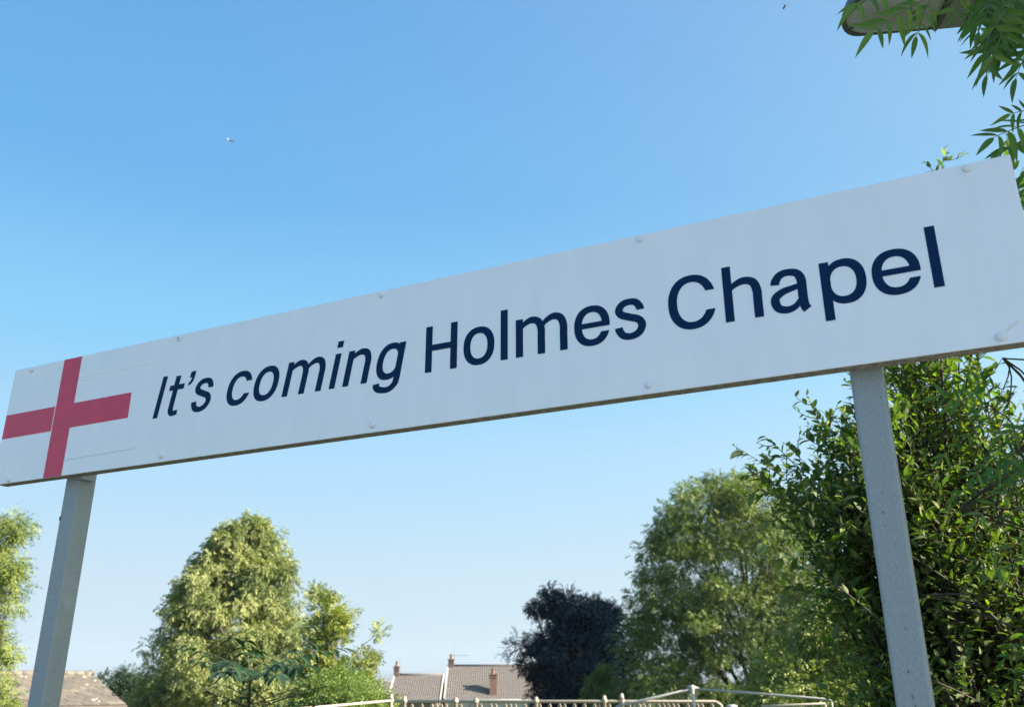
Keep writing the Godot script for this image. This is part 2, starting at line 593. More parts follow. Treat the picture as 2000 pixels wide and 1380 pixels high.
func mossy_bungalow() -> void:
	var ridge := Vector3(-17.853, 1.807, -40.000)
	var fl := terrain(ridge.x, ridge.z) - 0.1
	var o := thing("bungalow", "low house with pale mossy tile roof behind the left signpost", "house", Vector3(ridge.x, fl, ridge.z))
	o.rotation.y = deg_to_rad(50.0)
	var ry := ridge.y - fl
	var ey := ry - 1.13
	var run := 3.1
	var x0 := -10.0
	var s0 := st()
	var up := Vector3(0, ey - 0.1, 0)
	var zi := run - 0.3
	var A := [Vector3(x0 + 0.2, 0, zi), Vector3(-0.15, 0, zi), Vector3(-0.15, 0, -zi), Vector3(x0 + 0.2, 0, -zi)]
	for k in 4:
		quad(s0, A[k], A[(k + 1) % 4], A[(k + 1) % 4] + up, A[k] + up)
	for x in [x0 + 0.2, -0.15]:
		tri(s0, Vector3(x, up.y, zi), Vector3(x, up.y, -zi), Vector3(x, ry - 0.12, 0))
	part("wall", done(s0), M.brick, o)
	var e0 := Vector3(x0, ey, run)
	var e1 := Vector3(0, ey, run)
	var g0 := Vector3(x0, ry, 0)
	var g1 := Vector3(0, ry, 0)
	var k0 := Vector3(x0, ey, -run)
	var k1 := Vector3(0, ey, -run)
	var dn := Vector3(0, -0.10, 0)
	var s := st()
	quad(s, e0, e1, g1, g0)
	quad(s, k1, k0, g0, g1)
	quad(s, e0 + dn, e1 + dn, e1, e0)
	quad(s, k1 + dn, k0 + dn, k0, k1)
	quad(s, e1 + dn, g1 + dn, g1, e1)
	quad(s, g1 + dn, k1 + dn, k1, g1)
	quad(s, g0 + dn, e0 + dn, e0, g0)
	var roof := part("roof", done(s), M.fascia, o)
	# tiles of the slope that faces the platform, one by one
	var sl := g1 - e1
	var L := sl.length()
	sl = sl.normalized()
	var n := Vector3.RIGHT.cross(sl).normalized()
	var rows := 10
	var tl := L / rows
	var tw := 0.335
	var kinds := [tile_mesh(tw - 0.014, tl + 0.05, 0.028, 1), tile_mesh(tw - 0.014, tl + 0.05, 0.028, 2), tile_mesh(tw - 0.014, tl + 0.05, 0.028, 3), tile_mesh(tw * 0.5 - 0.014, tl + 0.05, 0.028, 4)]
	for r in rows:
		for c in 30:
			var w := tw
			var x := -tw * (c + 0.5)
			if r % 2:
				x += tw * 0.5
				if c == 0:
					w = tw * 0.5
					x = -tw * 0.25
			var p := Vector3(x, e1.y, e1.z) + sl * (r * tl - 0.05) + n * (0.012 + rng.randf_range(0, 0.010))
			var bs := Basis(Vector3.RIGHT, sl, n) * Basis(Vector3.BACK, rng.randf_range(-0.03, 0.03)) * Basis(Vector3.RIGHT, -0.06 + rng.randf_range(-0.025, 0.012))
			part("roof_tile", kinds[3] if w < tw else kinds[rng.randi() % 3], M.tiles[mini(4, int(rng.randf() * 4.7))], roof, Transform3D(bs, p))
	var back := st()
	roof_plane(back, k1, k0 - k1, g1 - k1, -x0, L, 0.33, 0.29, 0.03)
	var bt := part("back_tiles", done(back), M.tiles[1], roof)
	bt.set_meta("kind", "stuff")
	for k in 24:
		var rt := st(true)
		var a := g1 + Vector3(-0.42 * k + 0.02, 0.03 + rng.randf_range(-.012, .012), 0)
		tube(rt, [a, a + Vector3(-0.41, 0.012, 0)], [0.115, 0.105], 8)
		part("ridge_tile", done(rt), M.tiles[4 if k % 3 else 2], roof)
	var moss := st(true)
	for k in 40:
		var p := Vector3(rng.randf_range(x0, -0.1), e1.y, e1.z) + sl * (rng.randf() * L) + n * 0.045
		var rr := rng.randf_range(0.02, 0.07)
		lathe(moss, [[rr, -0.01], [rr * 0.8, 0.014], [rr * 0.4, 0.022], [0.0, 0.026]], 7, Transform3D(Basis(Vector3.RIGHT * rng.randf_range(0.8, 1.8), n, -sl), p))
	var ms := part("lichen", done(moss), M.lichen, roof)
	ms.set_meta("kind", "stuff")
	var gt := st(true)
	tube(gt, [e0 + Vector3(0, -0.07, 0.05), e1 + Vector3(0.05, -0.07, 0.05)], [0.055], 8)
	part("gutter", done(gt), M.fascia, o)


func tile_mesh(w: float, l: float, t: float, seed_: int) -> ArrayMesh:
	var s := st()
	var r := RandomNumberGenerator.new()
	r.seed = seed_ * 31 + int(w * 1000)
	var j := func() -> float: return r.randf_range(-0.006, 0.006)
	var a := Vector3(-w / 2, j.call(), t + j.call() * 0.5)
	var b := Vector3(0, j.call(), t + 0.008)
	var c := Vector3(w / 2, j.call(), t + j.call() * 0.5)
	var up := Vector3(0, l, 0)
	quad(s, a, b, b + up, a + up)
	quad(s, b, c, c + up, b + up)
	var d := Vector3(0, 0, -t)
	quad(s, a + d, b + d, b, a)
	quad(s, b + d, c + d, c, b)
	quad(s, c, c + d, c + d + up, c + up)
	quad(s, a + d, a, a + up, a + d + up)
	return done(s)


# ====================================================================== foliage
func add_leaf(s: SurfaceTool, x: Transform3D, len: float, wid: float, fold: float, curl: float, rows: int, c: Color, belly := 0.42) -> void:
	# a pointed blade along y, folded a little at the midrib and curling back
	s.set_color(c)
	var L := []
	var Rr := []
	var C := []
	for i in rows + 1:
		var t := float(i) / rows
		var w := wid / 2 * pow(sin(PI * pow(t, log(0.5) / log(belly))), 0.9) if i > 0 and i < rows else 0.0
		var z := -curl * len * t * t
		C.append(x * Vector3(0, len * t, z))
		L.append(x * Vector3(-w, len * t, z + fold * w))
		Rr.append(x * Vector3(w, len * t, z + fold * w))
	for i in rows:
		if i == 0:
			tri(s, C[0], C[1], L[1])
			tri(s, C[0], Rr[1], C[1])
		elif i == rows - 1:
			tri(s, C[i], C[i + 1], L[i])
			tri(s, C[i], Rr[i], C[i + 1])
		else:
			quad(s, C[i], C[i + 1], L[i + 1], L[i])
			quad(s, C[i], Rr[i], Rr[i + 1], C[i + 1])


func spray_mesh(seed_: int, n: int, length: float, leaf: float, wid: float, droop: float, rows := 2) -> ArrayMesh:
	var r := RandomNumberGenerator.new()
	r.seed = seed_
	var s := st()
	for i in n:
		var t := (i + 0.5) / n
		var p := Vector3(r.randf_range(-.06, .06) * length, length * t, r.randf_range(-.06, .06) * length - droop * length * t * t)
		var side := 1.0 if i % 2 else -1.0
		var a := r.randf_range(0.5, 1.2)
		var y := Vector3(side * sin(a), cos(a), r.randf_range(-0.7, 0.5) - droop * t)
		var b := frame_of(y, Vector3(r.randf_range(-.5, .5), r.randf_range(-.3, .3), 1))
		var v := r.randf_range(0.78, 1.22)
		add_leaf(s, Transform3D(b, p), leaf * r.randf_range(0.75, 1.2), wid * r.randf_range(0.8, 1.2), 0.25, 0.12, rows, Color(v, v * r.randf_range(0.95, 1.05), v * r.randf_range(0.8, 1.1)))
	return done(s)


func at_slice(sl: Array, y: float) -> Array:   # slices run from the top down: [height, centre x, radius]
	for i in sl.size() - 1:
		if y <= sl[i][0] and y >= sl[i + 1][0]:
			var t: float = (sl[i][0] - y) / maxf(0.001, sl[i][0] - sl[i + 1][0])
			return [lerpf(sl[i][1], sl[i + 1][1], t), lerpf(sl[i][2], sl[i + 1][2], t)]
	return [sl[-1][1], sl[-1][2]]


func crowned_tree(called: String, label: String, category: String, sl: Array, z: float, o: Dictionary) -> Node3D:
	rng.seed = o.get("seed", 1)
	var top: float = sl[0][0]
	var low: float = sl[-1][0]
	var cx: float = o.get("trunk_x", sl[-1][1])
	var fl := terrain(cx, z) - 0.05
	var root := thing(called, label, category, Vector3(cx, fl, z), o.get("group", ""))
	var off := -root.position
	# clumps of foliage over and through the crown
	var cl := []
	var lump := FastNoiseLite.new()
	lump.seed = o.get("seed", 1)
	lump.frequency = 0.35
	var bump: float = o.get("bump", 0.2)
	var most := 0.0
	for q in sl:
		most = maxf(most, q[2])
	var dz: float = o.get("deep", 0.9)
	while cl.size() < o.clumps:
		var ss: Array = sl
		if o.has("lobe") and rng.randf() < 0.36:
			ss = o.lobe
		var y := rng.randf_range(ss[-1][0], ss[0][0])
		var q := at_slice(ss, y)
		if rng.randf() * most > q[1] + most * 0.12:
			continue
		var a := rng.randf() * TAU
		var cr: float = o.size * rng.randf_range(0.55, 1.45) * clampf(q[1] / most + 0.35, 0.4, 1.0)
		var rr: float = maxf(0.0, q[1] - cr * 0.75) * pow(rng.randf(), o.get("hollow", 0.33)) * (1.0 + bump * lump.get_noise_3d(cos(a) * most, y * 1.3, sin(a) * most) * 2.0)
		cl.append([Vector3(q[0] + cos(a) * rr, y - cr * 0.4, z + sin(a) * rr * dz) + off, cr, rng.randf()])
	var xs := []
	var cs := []
	var hang: float = o.get("hang", 0.4)
	var da: Color = o.dark
	var li: Color = o.light
	for i in o.sprays:
		var k: Array = cl[rng.randi() % cl.size()]
		var dr := rdir()
		dr.y = dr.y * 0.85 + 0.12
		var rad: float = k[1] * pow(rng.randf(), 0.45)
		var stray: float = o.get("stray", 0.12)
		if rng.randf() < stray:
			rad *= rng.randf_range(1.0, 1.45)
		var p: Vector3 = k[0] + Vector3(dr.x, dr.y * o.get("tall", 0.8), dr.z) * rad
		var y := dr + rdir() * 0.5 + Vector3(0, -hang + o.get("lift", 0.0), 0)
		var sc := rng.randf_range(0.7, 1.25)
		var b := frame_of(y, rdir() + Vector3(0, 1.2, 0)).scaled_local(Vector3.ONE * sc)
		xs.append(Transform3D(b, p))
		var t := clampf(k[2] * 0.65 + rng.randf_range(-0.1, 0.45), 0, 1)
		cs.append(da.lerp(li, t))
	var mesh := spray_mesh(o.get("seed", 1) * 13, o.get("leaves", 12), o.get("spray", 0.4), o.get("leaf", 0.08), o.get("leaf_w", 0.045), o.get("droop", 0.3))
	copies("crown", mesh, o.get("mat", M.leaf_far), xs, cs, root)
	# trunk and limbs
	var s := st(true)
	var tr: float = o.get("trunk_r", 0.22)
	var h := top - fl
	var mid := Vector3(rng.randf_range(-.2, .2), h * 0.45, rng.randf_range(-.2, .2))
	var topq := at_slice(sl, lerpf(low, top, 0.8))
	var tip := Vector3(topq[0] + off.x, h * 0.9, 0)
	var stem := bez(Vector3.ZERO, mid, tip, 10)
	var rads := []
	for i in 11:
		rads.append(tr * (1.0 - 0.9 * i / 10.0))
	tube(s, stem, rads, 9, false)
	part("trunk", done(s), M.bark, root)
	var b2 := st(true)
	for i in o.get("limbs", 14):
		var k: Array = cl[rng.randi() % cl.size()]
		var e: Vector3 = k[0]
		var f := clampf(e.y / h * 0.8 - rng.randf_range(0.12, 0.28), 0.12, 0.85)
		var a: Vector3 = stem[int(f * 10)]
		var ra: float = rads[int(f * 10)] * 0.55
		var m := (a + e) / 2 + Vector3(0, (e - a).length() * 0.12, 0) + rdir() * 0.15
		tube(b2, bez(a, m, e, 5), [ra, ra * 0.85, ra * 0.7, ra * 0.5, ra * 0.35, ra * 0.2], 6, false)
	part("branches", done(b2), M.bark, root)
	return root


func build_far_trees() -> void:
	# big broad-based tree with pale bunches
	crowned_tree("lime_tree", "tall pointed pale-green tree with bunched foliage, left of centre", "tree",
		[[8.85, -12.19, 0.42], [8.32, -12.40, 1.41], [7.61, -12.51, 1.94], [6.67, -12.67, 2.46], [5.51, -12.77, 2.85], [4.38, -12.83, 3.25], [3.27, -12.93, 3.57], [2.18, -13.01, 3.78], [1.11, -13.01, 3.87], [-0.15, -12.88, 3.70]],
		-42.0, {seed = 3, bump = 0.3, clumps = 560, size = 0.44, sprays = 25000, dark = Color(.10, .155, .07), light = Color(.47, .475, .20), leaf = 0.095, leaf_w = 0.06, leaves = 12, spray = 0.26, hang = 0.45, droop = 0.4, tall = 1.1, trunk_r = 0.3, hollow = 0.25, stray = 0.13, trunk_x = -10.9})
	crowned_tree("yellow_tree", "loose yellow-green tree with upright sprigs beside the tall pointed tree", "tree",
		[[3.81, -5.10, 0.11], [3.32, -4.79, 0.61], [2.81, -4.77, 0.70], [2.41, -4.86, 0.66], [1.93, -4.92, 0.67], [1.44, -4.87, 0.83], [0.72, -4.79, 0.93]],
		-24.0, {seed = 5, lobe = [[2.83, -3.39, 0.09], [2.56, -3.54, 0.22], [2.24, -3.72, 0.37], [1.93, -3.86, 0.34], [1.44, -3.86, 0.44], [0.72, -3.85, 0.53]], clumps = 80, limbs = 40, size = 0.24, sprays = 2300, dark = Color(.16, .21, .06), light = Color(.40, .41, .11), leaf = 0.075, leaf_w = 0.045, leaves = 9, spray = 0.26, hang = -0.3, droop = 0.1, trunk_r = 0.06, stray = 0.2, hollow = 0.5})
	crowned_tree("shrub", "bright green shrub at the foot of the yellow-green tree", "shrub",
		[[1.70, -3.78, 0.34], [1.52, -3.88, 0.91], [1.31, -3.82, 1.23], [0.83, -3.78, 1.35]],
		-21.0, {seed = 6, clumps = 60, size = 0.26, sprays = 4200, dark = Color(.10, .17, .05), light = Color(.24, .31, .09), leaf = 0.07, leaf_w = 0.03, leaves = 9, spray = 0.25, hang = -0.2, droop = 0.3, trunk_r = 0.04})
	crowned_tree("dark_tree", "almost black dense-leaved tree beside the right end of the white house", "tree",
		[[7.70, 2.64, 0.37], [6.99, 4.40, 2.77], [5.92, 4.87, 3.72], [4.18, 4.51, 4.36], [2.46, 4.56, 4.23], [1.11, 4.67, 4.05], [-0.87, 4.47, 3.97]],
		-66.0, {seed = 8, bump = 0.3, clumps = 130, size = 1.0, sprays = 21000, dark = Color(.001, .006, .014), light = Color(.005, .014, .024), leaf = 0.12, leaf_w = 0.08, leaves = 12, spray = 0.5, hang = 0.3, droop = 0.2, trunk_r = 0.3, mat = M.leaf_dark, stray = 0.13, hollow = 0.42})
	crowned_tree("tall_tree", "tallest background tree, airy green crown with yellow-lit top", "tree",
		[[11.33, 11.66, 1.52], [10.59, 11.29, 3.64], [9.54, 11.15, 4.71], [8.00, 11.09, 5.34], [6.50, 11.11, 5.64], [5.03, 10.92, 5.76], [3.59, 10.67, 5.82], [2.18, 10.47, 5.83], [0.81, 10.17, 5.58], [-0.53, 10.06, 5.28]],
		-45.0, {seed = 9, bump = 0.22, clumps = 420, size = 0.70, sprays = 37000, dark = Color(.065, .11, .05), light = Color(.29, .34, .11), leaf = 0.10, leaf_w = 0.05, leaves = 12, spray = 0.32, hang = 0.25, droop = 0.3, trunk_r = 0.26, limbs = 34, stray = 0.2, hollow = 0.36, trunk_x = 11.6})
	crowned_tree("bush", "small light-green bush between the almost black tree and the tallest tree", "shrub",
		[[2.10, 4.72, 0.33], [1.62, 4.75, 0.81], [0.98, 4.68, 1.13], [-0.27, 4.55, 1.31]],
		-50.0, {seed = 10, clumps = 40, size = 0.5, sprays = 3600, dark = Color(.08, .13, .04), light = Color(.20, .25, .07), leaf = 0.08, leaf_w = 0.05, leaves = 12, spray = 0.35, trunk_r = 0.06})
	crowned_tree("feathery_tree", "feathery light-green tree cut off by the left edge of the photo", "tree",
		[[6.58, -15.49, 0.30], [6.02, -16.15, 0.90], [4.99, -16.12, 1.19], [4.22, -16.07, 1.23], [3.62, -16.01, 1.15], [3.14, -16.16, 0.90], [2.51, -15.97, 0.95], [2.07, -15.64, 1.19], [1.43, -15.51, 1.18], [0.58, -15.38, 1.12]],
		-28.0, {seed = 12, bump = 0.35, clumps = 80, size = 0.34, sprays = 3900, dark = Color(.12, .18, .05), light = Color(.36, .40, .11), leaf = 0.10, leaf_w = 0.036, leaves = 10, spray = 0.32, hang = 0.3, droop = 0.4, trunk_r = 0.12, stray = 0.25, hollow = 0.4})
	crowned_tree("dark_shrub", "dark blue-green shrub between the bungalow roof and the tall pointed tree", "shrub",
		[[2.07, -22.57, 0.45], [1.57, -22.20, 1.28], [0.81, -21.85, 1.78], [-0.42, -21.64, 1.89]],
		-55.0, {seed = 13, clumps = 50, size = 0.7, sprays = 6000, dark = Color(.022, .05, .03), light = Color(.045, .08, .04), leaf = 0.09, leaf_w = 0.05, leaves = 12, spray = 0.4, trunk_r = 0.1})
	crowned_tree("hazel", "sunlit light-green shrub behind the right signpost, low down", "shrub",
		[[3.88, 8.30, 0.37], [3.28, 8.22, 1.10], [2.58, 8.00, 1.70], [1.89, 7.79, 2.04], [1.33, 7.69, 2.17], [0.57, 7.56, 2.17]],
		-22.0, {seed = 14, clumps = 140, size = 0.42, sprays = 9000, dark = Color(.11, .16, .05), light = Color(.37, .41, .14), leaf = 0.075, leaf_w = 0.045, leaves = 9, spray = 0.3, trunk_r = 0.06, hang = 0.1, stray = 0.2})
	crowned_tree("garden_tree", "pale green tree seen through gaps in the dark ash leaves at right", "tree",
		[[7.33, 17.06, 0.90], [6.53, 17.35, 3.12], [5.48, 17.32, 3.78], [3.95, 17.11, 3.98], [2.32, 16.78, 3.90], [0.13, 16.35, 3.80]],
		-31.0, {seed = 15, clumps = 190, size = 0.7, sprays = 15000, dark = Color(.10, .16, .045), light = Color(.30, .36, .10), leaf = 0.085, leaf_w = 0.045, leaves = 10, spray = 0.36, trunk_r = 0.16, hang = 0.3, stray = 0.2})
	# far hedgerow along the horizon
	rng.seed = 77
	var xs := []
	var cs := []
	for i in 5200:
		var x := rng.randf_range(-260, 260)
		var hgt := 5.2 + 2.0 * sin(x * 0.05) + 1.4 * sin(x * 0.17 + 1.0)
		var p := Vector3(x, -5.6 + hgt * rng.randf(), -245.0 + rng.randf_range(-5, 5))
		xs.append(Transform3D(frame_of(rdir(), rdir()).scaled_local(Vector3.ONE * rng.randf_range(0.8, 1.5)), p))
		cs.append(Color(.05, .08, .045).lerp(Color(.09, .12, .06), rng.randf()))
	var hd := copies("hedgerow", spray_mesh(5, 12, 1.6, 0.6, 0.45, 0.2), M.leaf_far, xs, cs, self)
	tag(hd, "far hedgerow along the horizon behind the houses", "hedgerow")


# ====================================================================== railings
func build_railings() -> void:
	var a := Vector3(-2.680, 1.179, -20.000)
	var b := Vector3(4.275, 1.166, -20.000)
	var o := thing("railing", "cream painted tubular railing with knobbed posts and slanting infill bars", "railing", Vector3((a.x + b.x) / 2, 0, -20))
	var off := -o.position
	var s := st(true)
	tube(s, [a + off, b + off, b + off + Vector3(0.10, -0.06, 0), b + off + Vector3(0.16, -0.2, 0), b + off + Vector3(0.18, -1.12, 0)], [0.030], 10)
	part("top_rail", done(s), M.cream, o)
	var s2 := st(true)
	tube(s2, [a + off + Vector3(0, -0.85, 0), b + off + Vector3(0.15, -0.85, 0)], [0.022], 8)
	part("bottom_rail", done(s2), M.cream, o)
	for p in [Vector3(-2.558, 1.330, -20.000), Vector3(-2.275, 1.279, -20.000), Vector3(-1.196, 1.258, -20.000), Vector3(-0.764, 1.247, -20.000), Vector3(0.497, 1.266, -20.000), Vector3(1.933, 1.294, -20.000), Vector3(2.302, 1.334, -20.000)]:
		var q: Vector3 = p + off
		var l := st(true)
		var r := 0.042
		lathe(l, [[r, -q.y], [r, -0.10], [r * 1.25, -0.095], [r * 1.25, -0.07], [r * 0.85, -0.06], [r * 1.0, -0.03], [r * 0.75, -0.008], [0.0, 0.0]], 12, Transform3D(Basis.IDENTITY, q))
		part("post", done(l), M.cream, o)
		var cl := st(true)
		tube(cl, [Vector3(q.x - 0.055, a.y + off.y, 0), Vector3(q.x + 0.055, a.y + off.y, 0)], [0.042], 10)
		part("rail_clamp", done(cl), M.cream, o)
	var bar := st(true)
	tube(bar, [Vector3(0, -0.12, 0), Vector3(0.045, -0.05, 0), Vector3(0.17, -0.42, 0), Vector3(0.30, -0.83, 0)], [0.017], 7)
	var bar_mesh := done(bar)
	var x := a.x + 0.10
	while x < b.x - 0.12:
		var y0 := a.y + off.y
		part("infill_bar", bar_mesh, M.cream, o, Transform3D(Basis.IDENTITY, Vector3(x + off.x, y0, 0.0)))
		if rng.randf() < 0.45:
			x += 0.10
		else:
			x += 0.21
	# higher handrail that rises to a jointed post and falls again
	var top := Vector3(3.437, 1.425, -18.000)
	var h := thing("handrail", "grey sloping handrail meeting at a jointed post in front of the cream railing", "handrail", Vector3(top.x, 0, -18))
	off = -h.position
	var ps := st(true)
	tube(ps, [Vector3.ZERO, Vector3(0, top.y, 0)], [0.029], 10)
	part("post", done(ps), M.zinc, h)
	for e in [[Vector3(2.040, 1.112, -18.600), 0.023], [Vector3(5.718, 1.266, -17.200), 0.021]]:
		var rs := st(true)
		var t2 := Vector3(0, top.y + 0.015, 0)
		var en: Vector3 = e[0] + off
		tube(rs, [t2, en, en + (en - t2).normalized() * 0.05 + Vector3(0, -0.03, 0), Vector3(en.x, -0.02, en.z) + (en - t2).normalized() * 0.06 * Vector3(1, 0, 1)], [e[1]], 10)
		part("sloping_rail", done(rs), M.zinc, h)
	var js := st(true)
	tube(js, [Vector3(-0.10, top.y + 0.035, 0), Vector3(0.0, top.y + 0.035, 0), Vector3(0.12, top.y - 0.005, 0)], [0.034, 0.042, 0.034], 10)
	lathe(js, [[0.045, -0.09], [0.05, -0.02], [0.05, 0.04], [0.03, 0.07], [0, 0.075]], 12, Transform3D(Basis.IDENTITY, Vector3(-0.02, top.y + 0.01, 0)))
	part("joint", done(js), M.zinc, h)
	# low rail on the right and thin rail rising on the left
	var lo := thing("low_rail", "lower pale rail among the leaves left of the right signpost", "handrail", Vector3(Vector3(5.108, 1.160, -17.000).x, 0, -17))
	off = -lo.position
	var c := Vector3(4.449, 1.152, -17.000) + off
	var d := Vector3(5.587, 1.193, -17.000) + off
	var ls := st(true)
	tube(ls, [Vector3(c.x, -0.05, c.z), c + Vector3(0, -0.04, 0), c, d, d + Vector3(0, -0.04, 0), Vector3(d.x, -0.05, d.z)], [0.024], 8)
	part("rail", done(ls), M.cream, lo)
	var th := thing("ramp_rail", "thin pale rail rising in front of the bright green shrub", "handrail", Vector3(Vector3(-2.843, 1.204, -17.000).x, 0, -17))
	off = -th.position
	c = Vector3(-3.550, 1.164, -15.000) + off
	d = Vector3(-2.522, 1.203, -19.600) + off
	var ts := st(true)
	tube(ts, [Vector3(c.x, -0.05, c.z), c + Vector3(0, -0.04, 0), c, d, d + Vector3(0.02, -0.04, 0), Vector3(d.x + 0.02, -0.05, d.z)], [0.021], 8)
	part("rail", done(ts), M.cream, th)
	var dome := thing("bollard", "small white domed cap standing right of the cream railing", "bollard", Vector3(4.151, 1.134, -18.000) * Vector3(1, 0, 1))
	var dm := st(true)
	var hh := Vector3(4.153, 1.161, -18.000).y
	lathe(dm, [[0.07, -0.05], [0.07, hh - 0.06], [0.10, hh - 0.055], [0.10, hh - 0.03], [0.06, hh - 0.005], [0, hh]], 14)
	part("shaft", done(dm), M.render, dome)


# ====================================================================== near trees
func leaf_set(seed_: int, lens: Array, widths: Array, cols: Array, fold: float, curl: float, belly := 0.42, rows := 6) -> Array:
	var o := []
	var r := RandomNumberGenerator.new()
	r.seed = seed_
	for i in lens.size():
		var s := st()
		add_leaf(s, Transform3D.IDENTITY, lens[i], widths[i], fold * r.randf_range(0.6, 1.4), curl * r.randf_range(0.3, 1.6), rows, cols[i], belly)
		o.append(done(s))
	return o


func lay_leaves(root: Node3D, xs: Array, meshes: Array, m: Material, called: String, most := 295) -> void:
	# xs: world transforms; the nearest in the frame become parts, the rest one mass
	var seen := []
	var rest := []
	for x in xs:
		var p: Vector3 = x.origin
		if in_frame(p, 0.02):
			seen.append([p.distance_to(EYE) / x.basis.y.length(), x])
		else:
			rest.append(x)
	seen.sort_custom(func(a, b): return a[0] < b[0])
	var off := Transform3D(Basis.IDENTITY, -root.position)
	for i in seen.size():
		if i < most:
			part(called, meshes[rng.randi() % meshes.size()], m, root, off * seen[i][1])
		else:
			rest.append(seen[i][1])
	var by := []
	for k in meshes.size():
		by.append([])
	for i in rest.size():
		by[rng.randi() % meshes.size()].append(off * rest[i])
	for k in meshes.size():
		if by[k].size():
			var cs := []
			for i in by[k].size():
				var v := rng.randf_range(0.8, 1.2)
				cs.append(Color(v * rng.randf_range(0.9, 1.15), v, v * rng.randf_range(0.8, 1.1)))
			copies("foliage", meshes[k], m, by[k], cs, root)


func shoot_leaves(xs: Array, pts: Array, from: float, gap: float, scale: float, up: float) -> void:
	var total := 0.0
	for i in pts.size() - 1:
		total += (pts[i + 1] - pts[i]).length()
	var n := int(total * (1 - from) / gap)
	for k in n:
		var t := from + (1 - from) * (k + 0.6) / n
		var f := t * (pts.size() - 1)
		var i := mini(int(f), pts.size() - 2)
		var p: Vector3 = (pts[i] as Vector3).lerp(pts[i + 1], f - i)
		var d: Vector3 = (pts[i + 1] - pts[i]).normalized()
		var side := d.cross(rdir()).normalized()
		var y := d * rng.randf_range(0.4, 0.9) + side * rng.randf_range(0.6, 1.0) + Vector3(0, up, 0)
		var b := frame_of(y, Vector3(0, 1, 0) + rdir() * 0.55)
		var sc := scale * rng.randf_range(0.5, 1.22) * (0.55 if k == n - 1 else 1.0)
		xs.append(Transform3D(b.scaled_local(Vector3.ONE * sc), p))


func compound(xs: Array, rachis: SurfaceTool, base: Vector3, tip: Vector3, pairs: int, leaflet: float, sag: float, off: Vector3, plane := Vector3.UP) -> void:
	var m := (base + tip) / 2 + Vector3(0, sag, 0)
	var pts := bez(base, m, tip, 8)
	var op := []
	for p in pts:
		op.append(p + off)
	tube(rachis, op, [0.0022, 0.0021, 0.002, 0.0018, 0.0017, 0.0015, 0.0013, 0.0011, 0.0008], 5, false)
	for k in pairs:
		var t := 0.22 + 0.70 * k / maxf(1, pairs - 1)
		var i := mini(7, int(t * 8))
		var p: Vector3 = (pts[i] as Vector3).lerp(pts[i + 1], t * 8 - i)
		var d: Vector3 = (pts[i + 1] - pts[i]).normalized()
		var side := d.cross(plane).normalized()
		for sg in [-1.0, 1.0]:
			var y: Vector3 = d * rng.randf_range(0.45, 0.85) + side * sg * rng.randf_range(0.75, 1.05) + Vector3(0, rng.randf_range(-0.55, -0.05), 0)
			var b := frame_of(y, plane + rdir() * 0.35)
			xs.append(Transform3D(b.scaled_local(Vector3.ONE * leaflet * rng.randf_range(0.8, 1.15)), p))
	var dl: Vector3 = (pts[8] - pts[7]).normalized()
	xs.append(Transform3D(frame_of(dl + Vector3(0, -0.25, 0), plane + rdir() * 0.3).scaled_local(Vector3.ONE * leaflet * 1.1), pts[8]))


func build_near_trees() -> void:
	cherry_plum()
	ash_tree()
	ash_sapling()


